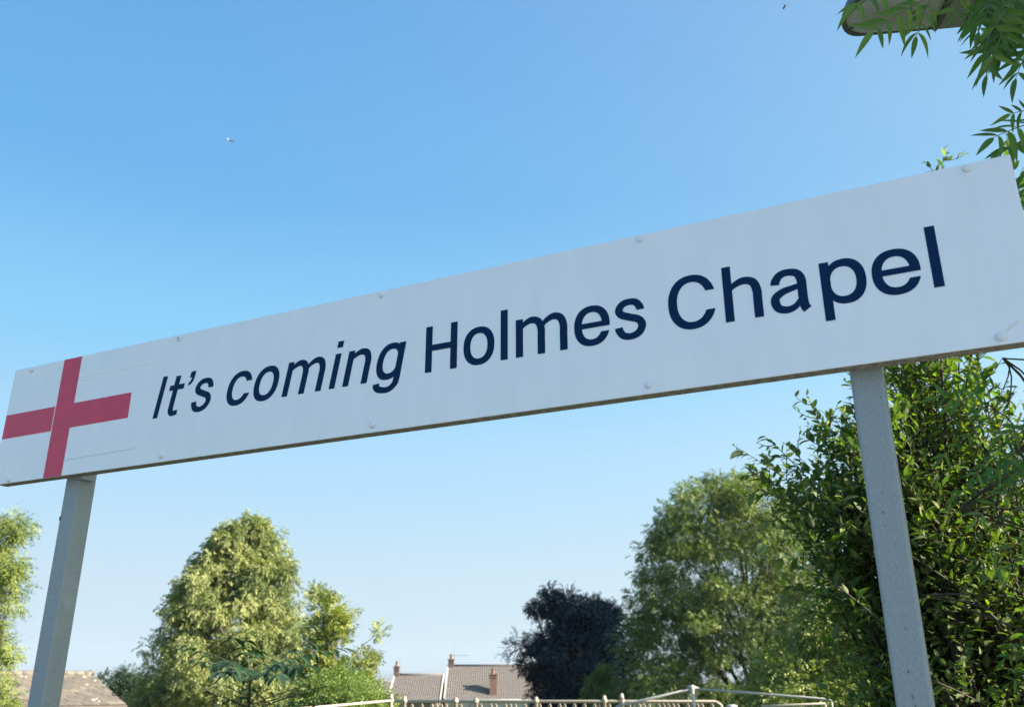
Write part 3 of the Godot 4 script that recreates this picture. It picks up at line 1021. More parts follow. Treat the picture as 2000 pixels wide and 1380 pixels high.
func cherry_plum() -> void:
	rng.seed = 41
	var base := Vector3(2.75, 0, -5.3)
	var root := thing("plum_tree", "leafy plum tree with upright shoots close behind the right signpost", "tree", base)
	var xs := []
	var s := st(true)
	var tips := [Vector3(1.275, 2.892, -5.000), Vector3(1.523, 3.000, -5.200), Vector3(1.267, 2.619, -4.800), Vector3(1.742, 3.202, -5.000), Vector3(1.979, 3.140, -5.500), Vector3(1.732, 2.895, -5.500), Vector3(1.974, 3.285, -5.000), Vector3(1.772, 2.982, -4.600), Vector3(2.315, 3.743, -5.400), Vector3(2.421, 3.982, -5.200), Vector3(2.564, 4.282, -5.000), Vector3(2.847, 4.894, -5.000),
		Vector3(3.362, 5.057, -5.200), Vector3(3.329, 4.730, -5.000), Vector3(3.235, 4.669, -5.500), Vector3(1.257, 2.298, -4.600), Vector3(1.381, 2.097, -4.900), Vector3(1.617, 2.606, -5.600), Vector3(1.532, 2.556, -4.700)]
	for k in 24:
		var near: Vector3 = tips[[0, 1, 3, 4, 5, 6, 7, 3][k % 8]]
		tips.append(near + Vector3(rng.randf_range(0.02, 0.26), rng.randf_range(-0.30, -0.03), rng.randf_range(-0.3, 0.3)))
	for k in 105:
		tips.append(Vector3.ZERO)
	for k in 22:
		var d := rng.randf_range(4.6, 5.8)
		var x := rng.randf_range(0.385, 0.57)
		tips.append(Vector3(x * d, 1.62 + d * rng.randf_range(0.32, 0.42), -d))
	for k in 38:
		var d := rng.randf_range(4.6, 6.0)
		var x := rng.randf_range(0.315, 0.42)
		tips.append(Vector3(x * d, 1.62 + d * minf(0.30, rng.randf_range(0.10, 0.16) + (x - 0.30) * 1.3), -d))
	for k in tips.size():
		var tip: Vector3 = tips[k]
		if k >= 19 and tip == Vector3.ZERO:
			var d := rng.randf_range(4.5, 6.6)
			var x := 0.33 + 0.40 * pow(rng.randf(), 1.25)
			var lift := rng.randf_range(0.0, 0.40)
			tip = Vector3(x * d, 1.62 + lift * d, -d)
			if lift < 0.10:
				x = maxf(x, 0.40)
				tip.x = x * d
			if x < 0.42:
				tip.y = minf(tip.y, 1.62 + d * (0.06 + (x - 0.31) * 2.0))
		var a := base + Vector3(rng.randf_range(-0.5, 0.6), rng.randf_range(0.0, 1.2), rng.randf_range(-0.5, 0.5))
		if tip.y < 2.6:
			a.y = rng.randf_range(0.6, 1.3)
		var m := a.lerp(tip, 0.5) + Vector3((a.x - tip.x) * 0.22, (tip.y - a.y) * 0.22, 0) + rdir() * 0.12
		var pts := bez(a, m, tip, 12)
		var op := []
		for p in pts:
			op.append(p - base)
		var r0 := rng.randf_range(0.009, 0.016)
		tube(s, op, [r0, r0 * .95, r0 * .9, r0 * .85, r0 * .8, r0 * .72, r0 * .65, r0 * .55, r0 * .47, r0 * .4, r0 * .3, r0 * .22, 0.0015], 6, false)
		shoot_leaves(xs, pts, 0.5, 0.035, 1.0, 0.15)
		for q in 17:
			var t := 0.22 + 0.74 * q / 16.0
			var i := mini(11, int(t * 12))
			var p: Vector3 = (pts[i] as Vector3).lerp(pts[i + 1], t * 12 - i)
			var d: Vector3 = (pts[i + 1] - pts[i]).normalized()
			var out := (d * rng.randf_range(0.4, 0.9) + d.cross(rdir()).normalized()).normalized()
			var len := lerpf(0.55, 0.13, t) * rng.randf_range(0.6, 1.2)
			var e := p + out * len + Vector3(0, 0.03, 0)
			var tw := bez(p, p + out * len * 0.5 + Vector3(0, -0.02, 0), e, 4)
			var tp := []
			for u in tw:
				tp.append(u - base)
			tube(s, tp, [0.0034, 0.003, 0.0025, 0.002, 0.001], 4, false)
			shoot_leaves(xs, tw, 0.1, 0.029, 0.95, 0.1)
	part("branches", done(s), M.twig, root)
	var ts := st(true)
	for k in 4:
		var f := Vector3(rng.randf_range(-.25, .25), 0, rng.randf_range(-.25, .25))
		tube(ts, bez(f * 0.5 - Vector3(0, 0.1, 0), f + Vector3(0, 0.7, 0), f * 2.2 + Vector3(0.05, 1.5, 0), 6), [0.05, 0.046, 0.04, 0.036, 0.03, 0.024, 0.015], 8, false)
	part("trunk", done(ts), M.bark, root)
	var meshes := leaf_set(3, [.080, .062, .088, .070, .054, .076], [.036, .031, .040, .030, .028, .039], [Color(.155, .215, .09), Color(.20, .265, .10), Color(.135, .19, .085), Color(.25, .315, .105), Color(.36, .41, .115), Color(.165, .225, .095)], 0.28, 0.22)
	lay_leaves(root, xs, meshes, M.leaf_near, "leaf")


func ash_tree() -> void:
	rng.seed = 52
	var base := Vector3(5.7, 0, -3.3)
	var root := thing("ash_tree", "ash tree leaning in from the right, long leaflets hanging before the street lamp", "tree", base)
	var off := -base
	var xs := []
	var rs := st(true)
	var see := func(p: Vector3) -> Vector3: return (EYE - p).normalized() + Vector3(0, 0.5, 0) + rdir() * 0.45
	var top := [[Vector3(1.243, 3.515, -2.100), Vector3(1.030, 3.350, -2.050), 4, .088], [Vector3(1.245, 3.511, -2.100), Vector3(1.178, 3.373, -2.100), 3, .08], [Vector3(1.255, 3.627, -2.150), Vector3(1.011, 3.481, -2.100), 4, .085], [Vector3(1.325, 3.618, -2.100), Vector3(1.202, 3.526, -2.100), 3, .07], [Vector3(1.390, 3.599, -2.100), Vector3(1.300, 3.462, -2.100), 3, .07], [Vector3(1.517, 3.633, -2.200), Vector3(1.395, 3.430, -2.150), 4, .085], [Vector3(1.505, 3.522, -2.100), Vector3(1.358, 3.238, -2.100), 5, .09], [Vector3(1.581, 3.553, -2.200), Vector3(1.477, 3.381, -2.200), 4, .085],
		[Vector3(1.541, 3.673, -2.200), Vector3(1.429, 3.514, -2.200), 4, .085]]
	top.append_array([[Vector3(1.566, 3.447, -2.100), Vector3(1.439, 3.226, -2.100), 5, .09], [Vector3(1.563, 3.579, -2.100), Vector3(1.402, 3.391, -2.100), 5, .088], [Vector3(1.703, 3.808, -2.300), Vector3(1.498, 3.607, -2.250), 4, .085], [Vector3(1.748, 3.703, -2.300), Vector3(1.546, 3.498, -2.250), 5, .088], [Vector3(1.659, 3.475, -2.200), Vector3(1.530, 3.362, -2.200), 4, .085], [Vector3(1.706, 3.856, -2.350), Vector3(1.547, 3.500, -2.300), 5, .085]])
	for k in 14:
		var dd := rng.randf_range(2.1, 2.5)
		var p := Vector3(rng.randf_range(0.685, 0.74) * dd, 1.62 + rng.randf_range(0.85, 0.95) * dd, -dd)
		top.append([p, p + Vector3(rng.randf_range(-0.13, -0.03), rng.randf_range(-0.15, -0.04), rng.randf_range(-0.05, 0.05)), 4, .085])
	var mid := [[Vector3(1.505, 3.088, -2.100), Vector3(1.307, 2.994, -2.050), 4, .092], [Vector3(1.509, 3.038, -2.100), Vector3(1.360, 2.992, -2.100), 4, .085], [Vector3(1.576, 3.188, -2.200), Vector3(1.468, 3.176, -2.200), 3, .06], [Vector3(1.743, 3.175, -2.500), Vector3(1.625, 3.043, -2.500), 4, .085], [Vector3(1.851, 3.298, -2.600), Vector3(1.725, 3.207, -2.600), 4, .08]]
	top.append_array(mid)
	var low := [[Vector3(1.762, 2.533, -3.100), Vector3(1.571, 2.586, -3.100), 5, .075], [Vector3(1.922, 2.680, -3.300), Vector3(1.768, 2.712, -3.300), 4, .07]]
	for k in 20:
		var d := rng.randf_range(2.9, 3.9)
		var sx := rng.randf_range(0.55, 0.62)
		var sy := rng.randf_range(0.10, 0.29)
		if k > 17:
			sy = rng.randf_range(-0.02, 0.1)
		var p := Vector3(sx * d, 1.62 + sy * d, -d)
		low.append([p + Vector3(0.1, 0.05, 0), p + Vector3(rng.randf_range(-0.24, -0.08), rng.randf_range(-0.16, 0.02), rng.randf_range(-0.1, 0.1)), 4, rng.randf_range(.055, .072)])
	top.append_array(low)
	for q in top:
		compound(xs, rs, q[0], q[1], q[2] + 1, q[3] / 0.094, 0.012, off, see.call(q[0]))
	part("leaf_stalks", done(rs), M.green_twig, root)
	# trunk, boughs and the twigs that carry what hangs in the picture
	var ts := st(true)
	var trunk := bez(Vector3(0, -0.1, 0), Vector3(-0.1, 3.0, 0.1), Vector3(0.3, 7.6, 0.8), 10)
	tube(ts, trunk, [.19, .175, .16, .15, .135, .12, .10, .085, .07, .05, .03], 12, false)
	part("trunk", done(ts), M.bark, root)
	var bs := st(true)
	var boughs := [[0.42, Vector3(1.569, 3.666, -2.150), 0.028], [0.42, Vector3(1.566, 3.135, -2.150), 0.022], [0.22, Vector3(1.739, 2.236, -3.450), 0.022], [0.18, Vector3(1.644, 1.930, -3.600), 0.018], [0.36, Vector3(1.888, 2.772, -3.200), 0.022], [0.30, Vector3(1.807, 2.384, -3.100), 0.018], [0.36, Vector3(1.804, 3.237, -2.600), 0.02]]
	for q in boughs:
		var a: Vector3 = trunk[int(q[0] * 10)]
		var e: Vector3 = q[1] + off
		tube(bs, bez(a, (a + e) / 2 + Vector3(0.2, 0.35 if q[0] > 0.25 else -0.25, 0), e, 8), [q[2], q[2] * .9, q[2] * .8, q[2] * .7, q[2] * .58, q[2] * .47, q[2] * .36, q[2] * .26, 0.003], 7, false)
	# stalks join the nearest bough end
	for q in top:
		var a: Vector3 = q[0]
		var best := Vector3.ZERO
		var bd := 99.0
		for w in boughs:
			var e: Vector3 = w[1]
			if a.distance_to(e) < bd:
				bd = a.distance_to(e)
				best = e
		if bd > 0.05 and bd < 1.6:
			tube(bs, bez(best + off, (best + a) / 2 + off + Vector3(0.06, 0.05, 0), a + off, 4), [0.004, 0.0035, 0.003, 0.0026, 0.0022], 5, false)
	for k in 26:
		var a: Vector3 = trunk[rng.randi_range(3, 9)]
		var e := Vector3(rng.randf_range(-2.2, 3.0), rng.randf_range(3.5, 8.6), rng.randf_range(-1.5, 4.2))
		tube(bs, bez(a, (a + e) / 2 + Vector3(0, 0.3, 0), e, 6), [.045, .04, .034, .027, .02, .012, .004], 6, false)
	part("branches", done(bs), M.bark, root)
	var meshes := leaf_set(9, [.078, .084, .072, .08], [.0165, .018, .015, .0185], [Color(.11, .20, .065), Color(.14, .235, .07), Color(.095, .175, .06), Color(.18, .27, .075)], 0.3, 0.42, 0.4, 7)
	lay_leaves(root, xs, meshes, M.leaf_ash, "leaflet")
	# the rest of the crown, beyond the picture's right edge
	var cm := st()
	for k in 9:
		var t := 0.2 + 0.8 * int(k / 2) / 4.0
		var sg := 0.0 if k == 8 else (1.0 if k % 2 else -1.0)
		add_leaf(cm, Transform3D(frame_of(Vector3(sg * 0.9, 0.6 if sg != 0.0 else 1.0, -0.2), Vector3(0.1 * sg, 0.1, 1)), Vector3(0, 0.26 * t, -0.06 * t * t)), 0.09, 0.027, 0.25, 0.25, 3, Color.WHITE)
	var far := []
	var cs := []
	var blobs := [[Vector3(5.6, 6.1, -0.9), Vector3(2.3, 1.9, 1.7)], [Vector3(5.3, 4.1, -0.8), Vector3(1.9, 1.5, 1.4)], [Vector3(4.3, 4.3, -2.5), Vector3(1.5, 1.3, 1.0)], [Vector3(4.5, 2.9, -3.1), Vector3(1.3, 1.0, 0.8)]]
	for i in 11500:
		var b: Array = blobs[i % 4 if i % 3 else i % 2]
		var p: Vector3 = b[0] + rdir() * b[1] * pow(rng.randf(), 0.4)
		if in_frame(p, 0.09) or p.distance_to(EYE) < 1.6:
			continue
		far.append(Transform3D(frame_of(rdir() + Vector3(0, -0.3, 0), rdir() + Vector3(0, 1.2, 0)).scaled_local(Vector3.ONE * rng.randf_range(0.8, 1.3)), p + off))
		var v := rng.randf_range(0.8, 1.25)
		cs.append(Color(.05 * v, .105 * v, .03 * v))
	# leaves along the boughs on their way to the picture
	for q in boughs:
		var a: Vector3 = trunk[int(q[0] * 10)] - off
		var e: Vector3 = q[1]
		var pts := bez(a, (a + e) / 2 + Vector3(0.2, 0.35 if q[0] > 0.25 else -0.25, 0), e, 8)
		for k in 120:
			var t := rng.randf_range(0.12, 0.98)
			var i := mini(7, int(t * 8))
			var p: Vector3 = (pts[i] as Vector3).lerp(pts[i + 1], t * 8 - i) + rdir() * rng.randf_range(0.02, 0.42) + Vector3(0, -0.05, 0)
			if in_frame(p, 0.075) or p.distance_to(EYE) < 1.4:
				continue
			far.append(Transform3D(frame_of(rdir() + Vector3(-0.3, -0.6, 0), rdir() + Vector3(0, 1.2, 0)).scaled_local(Vector3.ONE * rng.randf_range(0.75, 1.1)), p + off))
			var v := rng.randf_range(0.8, 1.25)
			cs.append(Color(.07 * v, .14 * v, .042 * v))
	copies("crown", done(cm), M.leaf_ash, far, cs, root)


func ash_sapling() -> void:
	rng.seed = 63
	var base := Vector3(-1.657, 1.456, -6.000) * Vector3(1, 0, 1)
	var root := thing("ash_sapling", "dark blue-green young ash with spreading leaf fronds in front of the tall pointed tree", "sapling", base)
	var off := -base
	var xs := []
	var rs := st(true)
	var c := Vector3(-1.676, 1.644, -6.000)
	var fr := [[Vector3(-2.127, 1.821, -6.100), 6, .04], [Vector3(-1.959, 1.731, -5.700), 6, .03], [Vector3(-1.967, 1.899, -6.500), 5, .05], [Vector3(-1.842, 1.871, -6.400), 4, .05], [Vector3(-1.327, 1.862, -6.200), 7, .03], [Vector3(-1.078, 1.801, -5.900), 7, .05], [Vector3(-1.275, 1.702, -5.800), 6, .03], [Vector3(-1.755, 1.660, -5.600), 5, .02], [Vector3(-1.388, 1.642, -5.600), 5, .02], [Vector3(-1.814, 1.816, -6.600), 5, .06], [Vector3(-1.716, 1.723, -5.600), 5, .04]]
	for q in fr:
		compound(xs, rs, c + rdir() * 0.03, q[0], q[1], rng.randf_range(1.05, 1.3), q[2], off, Vector3(0, 1, 0.25))
	part("leaf_stalks", done(rs), M.green_twig, root)
	var s := st(true)
	tube(s, bez(Vector3(0, -0.05, 0), Vector3(0.05, 0.9, 0), c + off + Vector3(0, 0.03, 0), 8), [.016, .015, .014, .013, .012, .011, .010, .008, .005], 8, false)
	for q in [[Vector3(-1.238, 1.591, -6.000), 0.0], [Vector3(-1.256, 1.542, -5.800), -.03], [Vector3(-1.211, 1.574, -6.200), -.02], [Vector3(-1.964, 1.547, -6.000), .0], [Vector3(-1.825, 1.592, -5.900), -.02]]:
		var e: Vector3 = q[0] + off
		var a := Vector3(0.02, e.y - 0.12, 0)
		tube(s, bez(a, (a + e) / 2 + Vector3(0, 0.03, 0), e, 5), [.005, .0045, .004, .0035, .003, .0015], 5, false)
	part("stem", done(s), M.twig, root)
	var low := []
	for k in 60:
		var p := Vector3(rng.randf_range(-0.25, 0.5), rng.randf_range(1.35, 1.58), rng.randf_range(-0.25, 0.25)) + base
		low.append(Transform3D(frame_of(Vector3(rng.randf_range(-1, 1), rng.randf_range(-.6, .5), rng.randf_range(-.5, .5)), Vector3.UP + rdir() * 0.5).scaled_local(Vector3.ONE * rng.randf_range(0.5, 0.9)), p))
	xs.append_array(low)
	var meshes := leaf_set(19, [.088, .095, .08, .09], [.030, .033, .028, .034], [Color(.028, .06, .036), Color(.036, .07, .042), Color(.03, .06, .03), Color(.045, .085, .05)], 0.3, 0.3, 0.45, 6)
	lay_leaves(root, xs, meshes, M.leaf_ash, "leaflet")


# ====================================================================== the sign
const H := 0.5            # height of the board; lettering is measured in board heights
const W := 3.7934
var layer := 0.0


func ribbon(s: SurfaceTool, pts: Array, slant := 0.0, n := 7) -> void:
	# a stroke through [x, y, width] knots
	var c := []
	for i in pts.size() - 1:
		var p0: Array = pts[maxi(i - 1, 0)]
		var p1: Array = pts[i]
		var p2: Array = pts[i + 1]
		var p3: Array = pts[mini(i + 2, pts.size() - 1)]
		for k in n + (1 if i == pts.size() - 2 else 0):
			var t := float(k) / n
			var q := []
			for m in 2:
				q.append(0.5 * (2.0 * p1[m] + (p2[m] - p0[m]) * t + (2.0 * p0[m] - 5.0 * p1[m] + 4.0 * p2[m] - p3[m]) * t * t + (3.0 * p1[m] - p0[m] - 3.0 * p2[m] + p3[m]) * t * t * t))
			c.append([Vector2(q[0], q[1]), lerpf(p1[2], p2[2], t)])
	var L := []
	var R := []
	for i in c.size():
		var d: Vector2 = (c[mini(i + 1, c.size() - 1)][0] - c[maxi(i - 1, 0)][0]).normalized()
		var nn: Vector2 = Vector2(-d.y, d.x) * c[i][1] / 2.0
		L.append(c[i][0] + nn)
		R.append(c[i][0] - nn)
	strip(s, L, R, slant)


func strip(s: SurfaceTool, L: Array, R: Array, slant := 0.0) -> void:
	# a thin film between two edges, its own thickness at the rim
	layer += 0.00008
	var z1 := 0.0006 + layer
	var f := func(p: Vector2, z: float) -> Vector3: return Vector3((p.x + slant * p.y) * H, p.y * H, z)
	for i in L.size() - 1:
		var a: Vector2 = L[i]
		var b: Vector2 = R[i]
		var c: Vector2 = R[i + 1]
		var d: Vector2 = L[i + 1]
		if (b - a).cross(d - a) < 0.0:
			var t := a
			a = b
			b = t
			t = d
			d = c
			c = t
		quad(s, f.call(a, z1), f.call(b, z1), f.call(c, z1), f.call(d, z1))
		quad(s, f.call(d, z1), f.call(d, 0.0), f.call(a, 0.0), f.call(a, z1))
		quad(s, f.call(b, z1), f.call(b, 0.0), f.call(c, 0.0), f.call(c, z1))


func bar(s: SurfaceTool, x0: float, y0: float, x1: float, y1: float, slant := 0.0) -> void:
	strip(s, [Vector2(x0, y0), Vector2(x0, y1)], [Vector2(x1, y0), Vector2(x1, y1)], slant)


func ring(s: SurfaceTool, cx: float, cy: float, rx: float, ry: float, icx: float, irx: float, iry: float, y_from := INF, y_to := INF, slant := 0.0, e := 2.25) -> void:
	# a superellipse ring; y_from and y_to cut it level at the right-hand side, from the upper terminal round by the left to the lower one
	var a0o := 0.0
	var a0i := 0.0
	var a1o := TAU
	var a1i := TAU
	var inv := func(y: float, r: float) -> float:
		var v := clampf((y - cy) / r, -1.0, 1.0)
		return asin(signf(v) * pow(absf(v), e / 2.0))
	if y_from < 1e6:
		a0o = inv.call(y_from, ry)
		a0i = inv.call(y_from, iry)
		a1o = TAU + inv.call(y_to, ry)
		a1i = TAU + inv.call(y_to, iry)
	var L := []
	var R := []
	for i in 49:
		var t := i / 48.0
		var ao := lerpf(a0o, a1o, t)
		var ai := lerpf(a0i, a1i, t)
		L.append(Vector2(cx + rx * signf(cos(ao)) * pow(absf(cos(ao)), 2.0 / e), cy + ry * signf(sin(ao)) * pow(absf(sin(ao)), 2.0 / e)))
		R.append(Vector2(icx + irx * signf(cos(ai)) * pow(absf(cos(ai)), 2.0 / e), cy + iry * signf(sin(ai)) * pow(absf(sin(ai)), 2.0 / e)))
	strip(s, L, R, slant)


func glyph(s: SurfaceTool, ch: String, w: float, sl: float) -> void:
	layer = 0.0
	var k := 0.049
	var h := k / 2
	match ch:
		"I":
			bar(s, 0, 0, 0.047, 0.326, sl)
		"l":
			bar(s, 0, 0, k, w, sl)
		"i":
			bar(s, 0, 0, 0.0475, 0.247, sl)
			bar(s, 0, 0.290, 0.0475, 0.337, sl)
		"o":
			ring(s, w / 2, 0.1235, w / 2, 0.1285, w / 2, w / 2 - k, 0.085, INF, INF, sl)
		"e":
			ring(s, w / 2, 0.1235, w / 2, 0.1285, w / 2, w / 2 - k, 0.0865, 0.109, 0.077, sl)
			bar(s, k * 0.85, 0.109, w - 0.02, 0.1435, sl)
		"c":
			ring(s, w / 2 + 0.004, 0.1235, w / 2 + 0.004, 0.1285, w / 2 + 0.004, w / 2 - k + 0.004, 0.086, 0.170, 0.078, sl)
		"C":
			ring(s, w / 2, 0.160, w / 2 + 0.002, 0.166, w / 2 + 0.001, w / 2 - k, 0.122, 0.214, 0.098, sl, 2.2)
		"n", "h", "m":
			bar(s, 0, 0, k, 0.333 if ch == "h" else 0.248, sl)
			var st_x := [w - h] if ch != "m" else [w * 0.5, w - h]
			var prev := 0.0
			for x in st_x:
				var x0: float = prev + (0.030 if prev == 0.0 else 0.006)
				ribbon(s, [[x0, 0.168, 0.012], [x0 + 0.022, 0.206, 0.032], [lerpf(x0, x, 0.52), 0.2305, 0.043], [x - 0.022, 0.216, 0.047], [x - 0.001, 0.168, k], [x, 0.10, k], [x, 0.0, k]], sl)
				prev = x
		"p":
			bar(s, 0, -0.086, k, 0.248, sl)
			ring(s, 0.121, 0.1235, w - 0.121, 0.1285, 0.112, w - 0.112 - k, 0.085, INF, INF, sl)
		"g":
			ring(s, 0.102, 0.1255, 0.102, 0.127, 0.107, 0.107 - k, 0.084, INF, INF, sl)
			bar(s, w - k, 0.02, w, 0.246, sl)
			ribbon(s, [[w - h, 0.06, k], [w - h, 0.0, k], [w - h - 0.006, -0.035, 0.047], [w - 0.062, -0.064, 0.043], [0.105, -0.071, 0.040], [0.052, -0.060, 0.043], [0.030, -0.038, 0.047], [0.026, -0.020, 0.048]], sl)
		"a":
			ribbon(s, [[0.032, 0.168, 0.047], [0.036, 0.190, 0.047], [0.062, 0.222, 0.043], [0.106, 0.2315, 0.040], [0.150, 0.218, 0.044], [0.170, 0.180, k], [0.171, 0.120, k], [0.171, 0.060, k], [0.176, 0.020, k], [0.187, 0.0, k]], sl)
			ribbon(s, [[0.158, 0.143, 0.030], [0.120, 0.135, 0.034], [0.068, 0.122, 0.040], [0.030, 0.095, 0.045], [0.0255, 0.062, 0.048], [0.042, 0.028, 0.045], [0.085, 0.0145, 0.040], [0.128, 0.028, 0.034], [0.157, 0.064, 0.024]], sl)
		"s":
			var f := w / 0.19
			var o := []
			for q in [[.158, .172, .046], [.156, .190, .046], [.134, .221, .043], [.096, .2315, .040], [.052, .222, .044], [.0285, .189, .048], [.042, .158, .046], [.094, .134, .045], [.146, .112, .046], [.1655, .073, .048], [.143, .031, .045], [.096, .0145, .040], [.050, .026, .043], [.027, .060, .047], [.024, .078, .047]]:
				o.append([q[0] * f, q[1], q[2]])
			ribbon(s, o, sl)
		"t":
			ribbon(s, [[0.0645, 0.311, k], [0.0645, 0.20, k], [0.0645, 0.09, k], [0.0665, 0.045, k], [0.085, 0.020, 0.044], [0.112, 0.0185, 0.038], [0.140, 0.0245, 0.038]], sl)
			bar(s, 0.0, 0.200, w, 0.241, sl)
		"'":
			strip(s, [Vector2(0.0, 0.323), Vector2(0.0, 0.277), Vector2(0.022, 0.277), Vector2(0.020, 0.258), Vector2(0.008, 0.242), Vector2(0.0, 0.236)], [Vector2(0.049, 0.326), Vector2(0.0485, 0.30), Vector2(0.048, 0.275), Vector2(0.042, 0.245), Vector2(0.026, 0.226), Vector2(0.0, 0.218)], sl)


func film(parent: Node, called: String, m: Material, u0: float, v0: float, u1: float, v1: float, z: float, skew := 0.0) -> void:
	var s := st()
	box(s, Vector3((u0 + u1) / 2 * H - W / 2, (1.0 - (v0 + v1) / 2) * H, z / 2), Vector3((u1 - u0) * H, (v1 - v0) * H, z), 0.0, Basis(Vector3.BACK, skew))
	part(called, done(s), m, parent)


func build_sign() -> void:
	var tl := Vector3(-2.140916, 2.868445, -3.604103)
	var dir := Vector3(0.898198, 0, 0.439592)
	var mid := tl + dir * (W / 2)
	var sign := thing("station_sign", "long white station name sign with red cross on two grey posts", "sign", Vector3(mid.x, 0, mid.z))
	sign.rotation.y = -atan2(dir.z, dir.x)
	var bot := tl.y - H
	# face sheet and the folded tray behind it
	var face := Node3D.new()
	face.name = "name_panel"
	sign.add_child(face)
	face.position = Vector3(0, bot, 0)
	part("face_sheet", boxm(Vector3(0, H / 2, -0.002), Vector3(W, H, 0.004), 0.0012), M.white, face)
	var tr := st()
	var dp := 0.048
	var iw := W - 0.012
	box(tr, Vector3(0.004, 0.004, -0.0045 - dp / 2), Vector3(iw - 0.02, 0.004, dp), 0.001)
	box(tr, Vector3(0, H - 0.004, -0.0045 - dp / 2), Vector3(iw, 0.004, dp), 0.001)
	box(tr, Vector3(-iw / 2 + 0.002, H / 2, -0.0045 - dp / 2), Vector3(0.004, H - 0.02, dp), 0.001)
	box(tr, Vector3(iw / 2 - 0.002, H / 2, -0.0045 - dp / 2), Vector3(0.004, H - 0.02, dp), 0.001)
	box(tr, Vector3(0, 0.018, -0.0045 - dp + 0.002), Vector3(iw - 0.02, 0.018, 0.004), 0.001)
	for k in 40:   # grime and drips under the bottom edge
		var x := rng.randf_range(-iw / 2 + 0.05, iw / 2 - 0.05)
		box(tr, Vector3(x, 0.0012, -rng.randf_range(0.012, 0.045)), Vector3(rng.randf_range(0.004, 0.03), rng.randf_range(0.001, 0.004), rng.randf_range(0.003, 0.010)), 0.0)
	part("tray", done(tr), M.flange, face)
	# red cross, in two strips of film that meet round the crossing, and the film's own seams
	film(face, "red_cross_upright", M.red, 0.618, 0.002, 0.828, 0.998, 0.0007)
	film(face, "red_cross_arm", M.red, 0.008, 0.404, 0.6179, 0.612, 0.0006)
	film(face, "red_cross_arm", M.red, 0.8281, 0.404, 1.474, 0.610, 0.0006)
	film(face, "film_seam", M.seam, 0.610, 0.404, 0.616, 0.66, 0.0010)
	film(face, "film_seam", M.film, 0.83, 0.185, 1.64, 0.191, 0.0010, -0.004)
	film(face, "film_seam", M.soil, 0.60, 0.868, 1.62, 0.876, 0.0005, 0.012)
	film(face, "film_seam", M.film, 0.835, 0.215, 1.05, 0.219, 0.0010, -0.004)
	# lettering
	var base_v := 0.653
	var it := 0.17
	for q in [["I", 1.743, .047, it], ["t", 1.843, .147, it], ["'", 2.029, .049, it], ["s", 2.111, .188, it], ["c", 2.445, .214, it], ["o", 2.696, .219, it], ["m", 2.975, .338, it], ["i", 3.380, .047, it], ["n", 3.492, .199, it], ["g", 3.745, .205, it],
			["H", 4.143, .235, 0.0], ["o", 4.425, .220, 0.0], ["l", 4.689, .333, 0.0], ["m", 4.794, .344, 0.0], ["e", 5.183, .226, 0.0], ["s", 5.440, .190, 0.0],
			["C", 5.768, .272, 0.0], ["h", 6.085, .208, 0.0], ["a", 6.335, .214, 0.0], ["p", 6.604, .226, 0.0], ["e", 6.858, .233, 0.0], ["l", 7.137, .341, 0.0]]:
		var s := st()
		if q[0] == "H":
			layer = 0.0
			bar(s, 0, 0, 0.049, 0.317)
			bar(s, 0.186, 0, 0.235, 0.317)
			bar(s, 0.0492, 0.144, 0.1858, 0.1865)
		else:
			glyph(s, q[0], q[2], q[3])
		part("letter", done(s), M.navy, face, Transform3D(Basis.IDENTITY, Vector3(q[1] * H - W / 2, (1.0 - base_v) * H, 0.0002)))
	# domed fixing caps along the edges
	for q in [[0.222, 0.030], [1.91, 0.032], [3.773, 0.032], [5.621, 0.030], [7.384, 0.029], [0.206, 0.970], [1.892, 0.955], [3.76, 0.948], [5.623, 0.946], [7.38, 0.960]]:
		var s := st(true)
		lathe(s, [[0.0115, 0.0], [0.0112, 0.0022], [0.0095, 0.0052], [0.006, 0.0072], [0.0, 0.0078]], 18)
		part("fixing_cap", done(s), M.cap, face, Transform3D(Basis(Vector3.RIGHT, Vector3.BACK, Vector3.DOWN), Vector3(q[0] * H - W / 2, (1 - q[1]) * H, 0.0003)))
	var hole := st()
	lathe(hole, [[0.003, 0.0], [0.003, 0.0012], [0.0, 0.0012]], 10)
	part("bolt_hole", done(hole), M.speck, face, Transform3D(Basis(Vector3.RIGHT, Vector3.BACK, Vector3.DOWN), Vector3(1.912 * H - W / 2, (1 - 0.0325) * H, 0.0082)))
	var dr := st()
	for k in 26:   # bird dropping splashed round the lower right cap
		var a := rng.randf() * TAU
		var r := 0.006 + 0.022 * pow(rng.randf(), 1.5)
		if rng.randf() < 0.35:
			a = 0.7 + rng.randf_range(-.12, .12)
			r = rng.randf_range(0.02, 0.06)
		box(dr, Vector3(7.38 * H - W / 2 + cos(a) * r, 0.04 * H + sin(a) * r, 0.0007), Vector3(rng.randf_range(0.003, 0.011), rng.randf_range(0.0012, 0.003), 0.0008 + 0.0001 * (k % 7)), 0.0, Basis(Vector3.BACK, a))
	part("bird_dropping", done(dr), M.dropping, face)
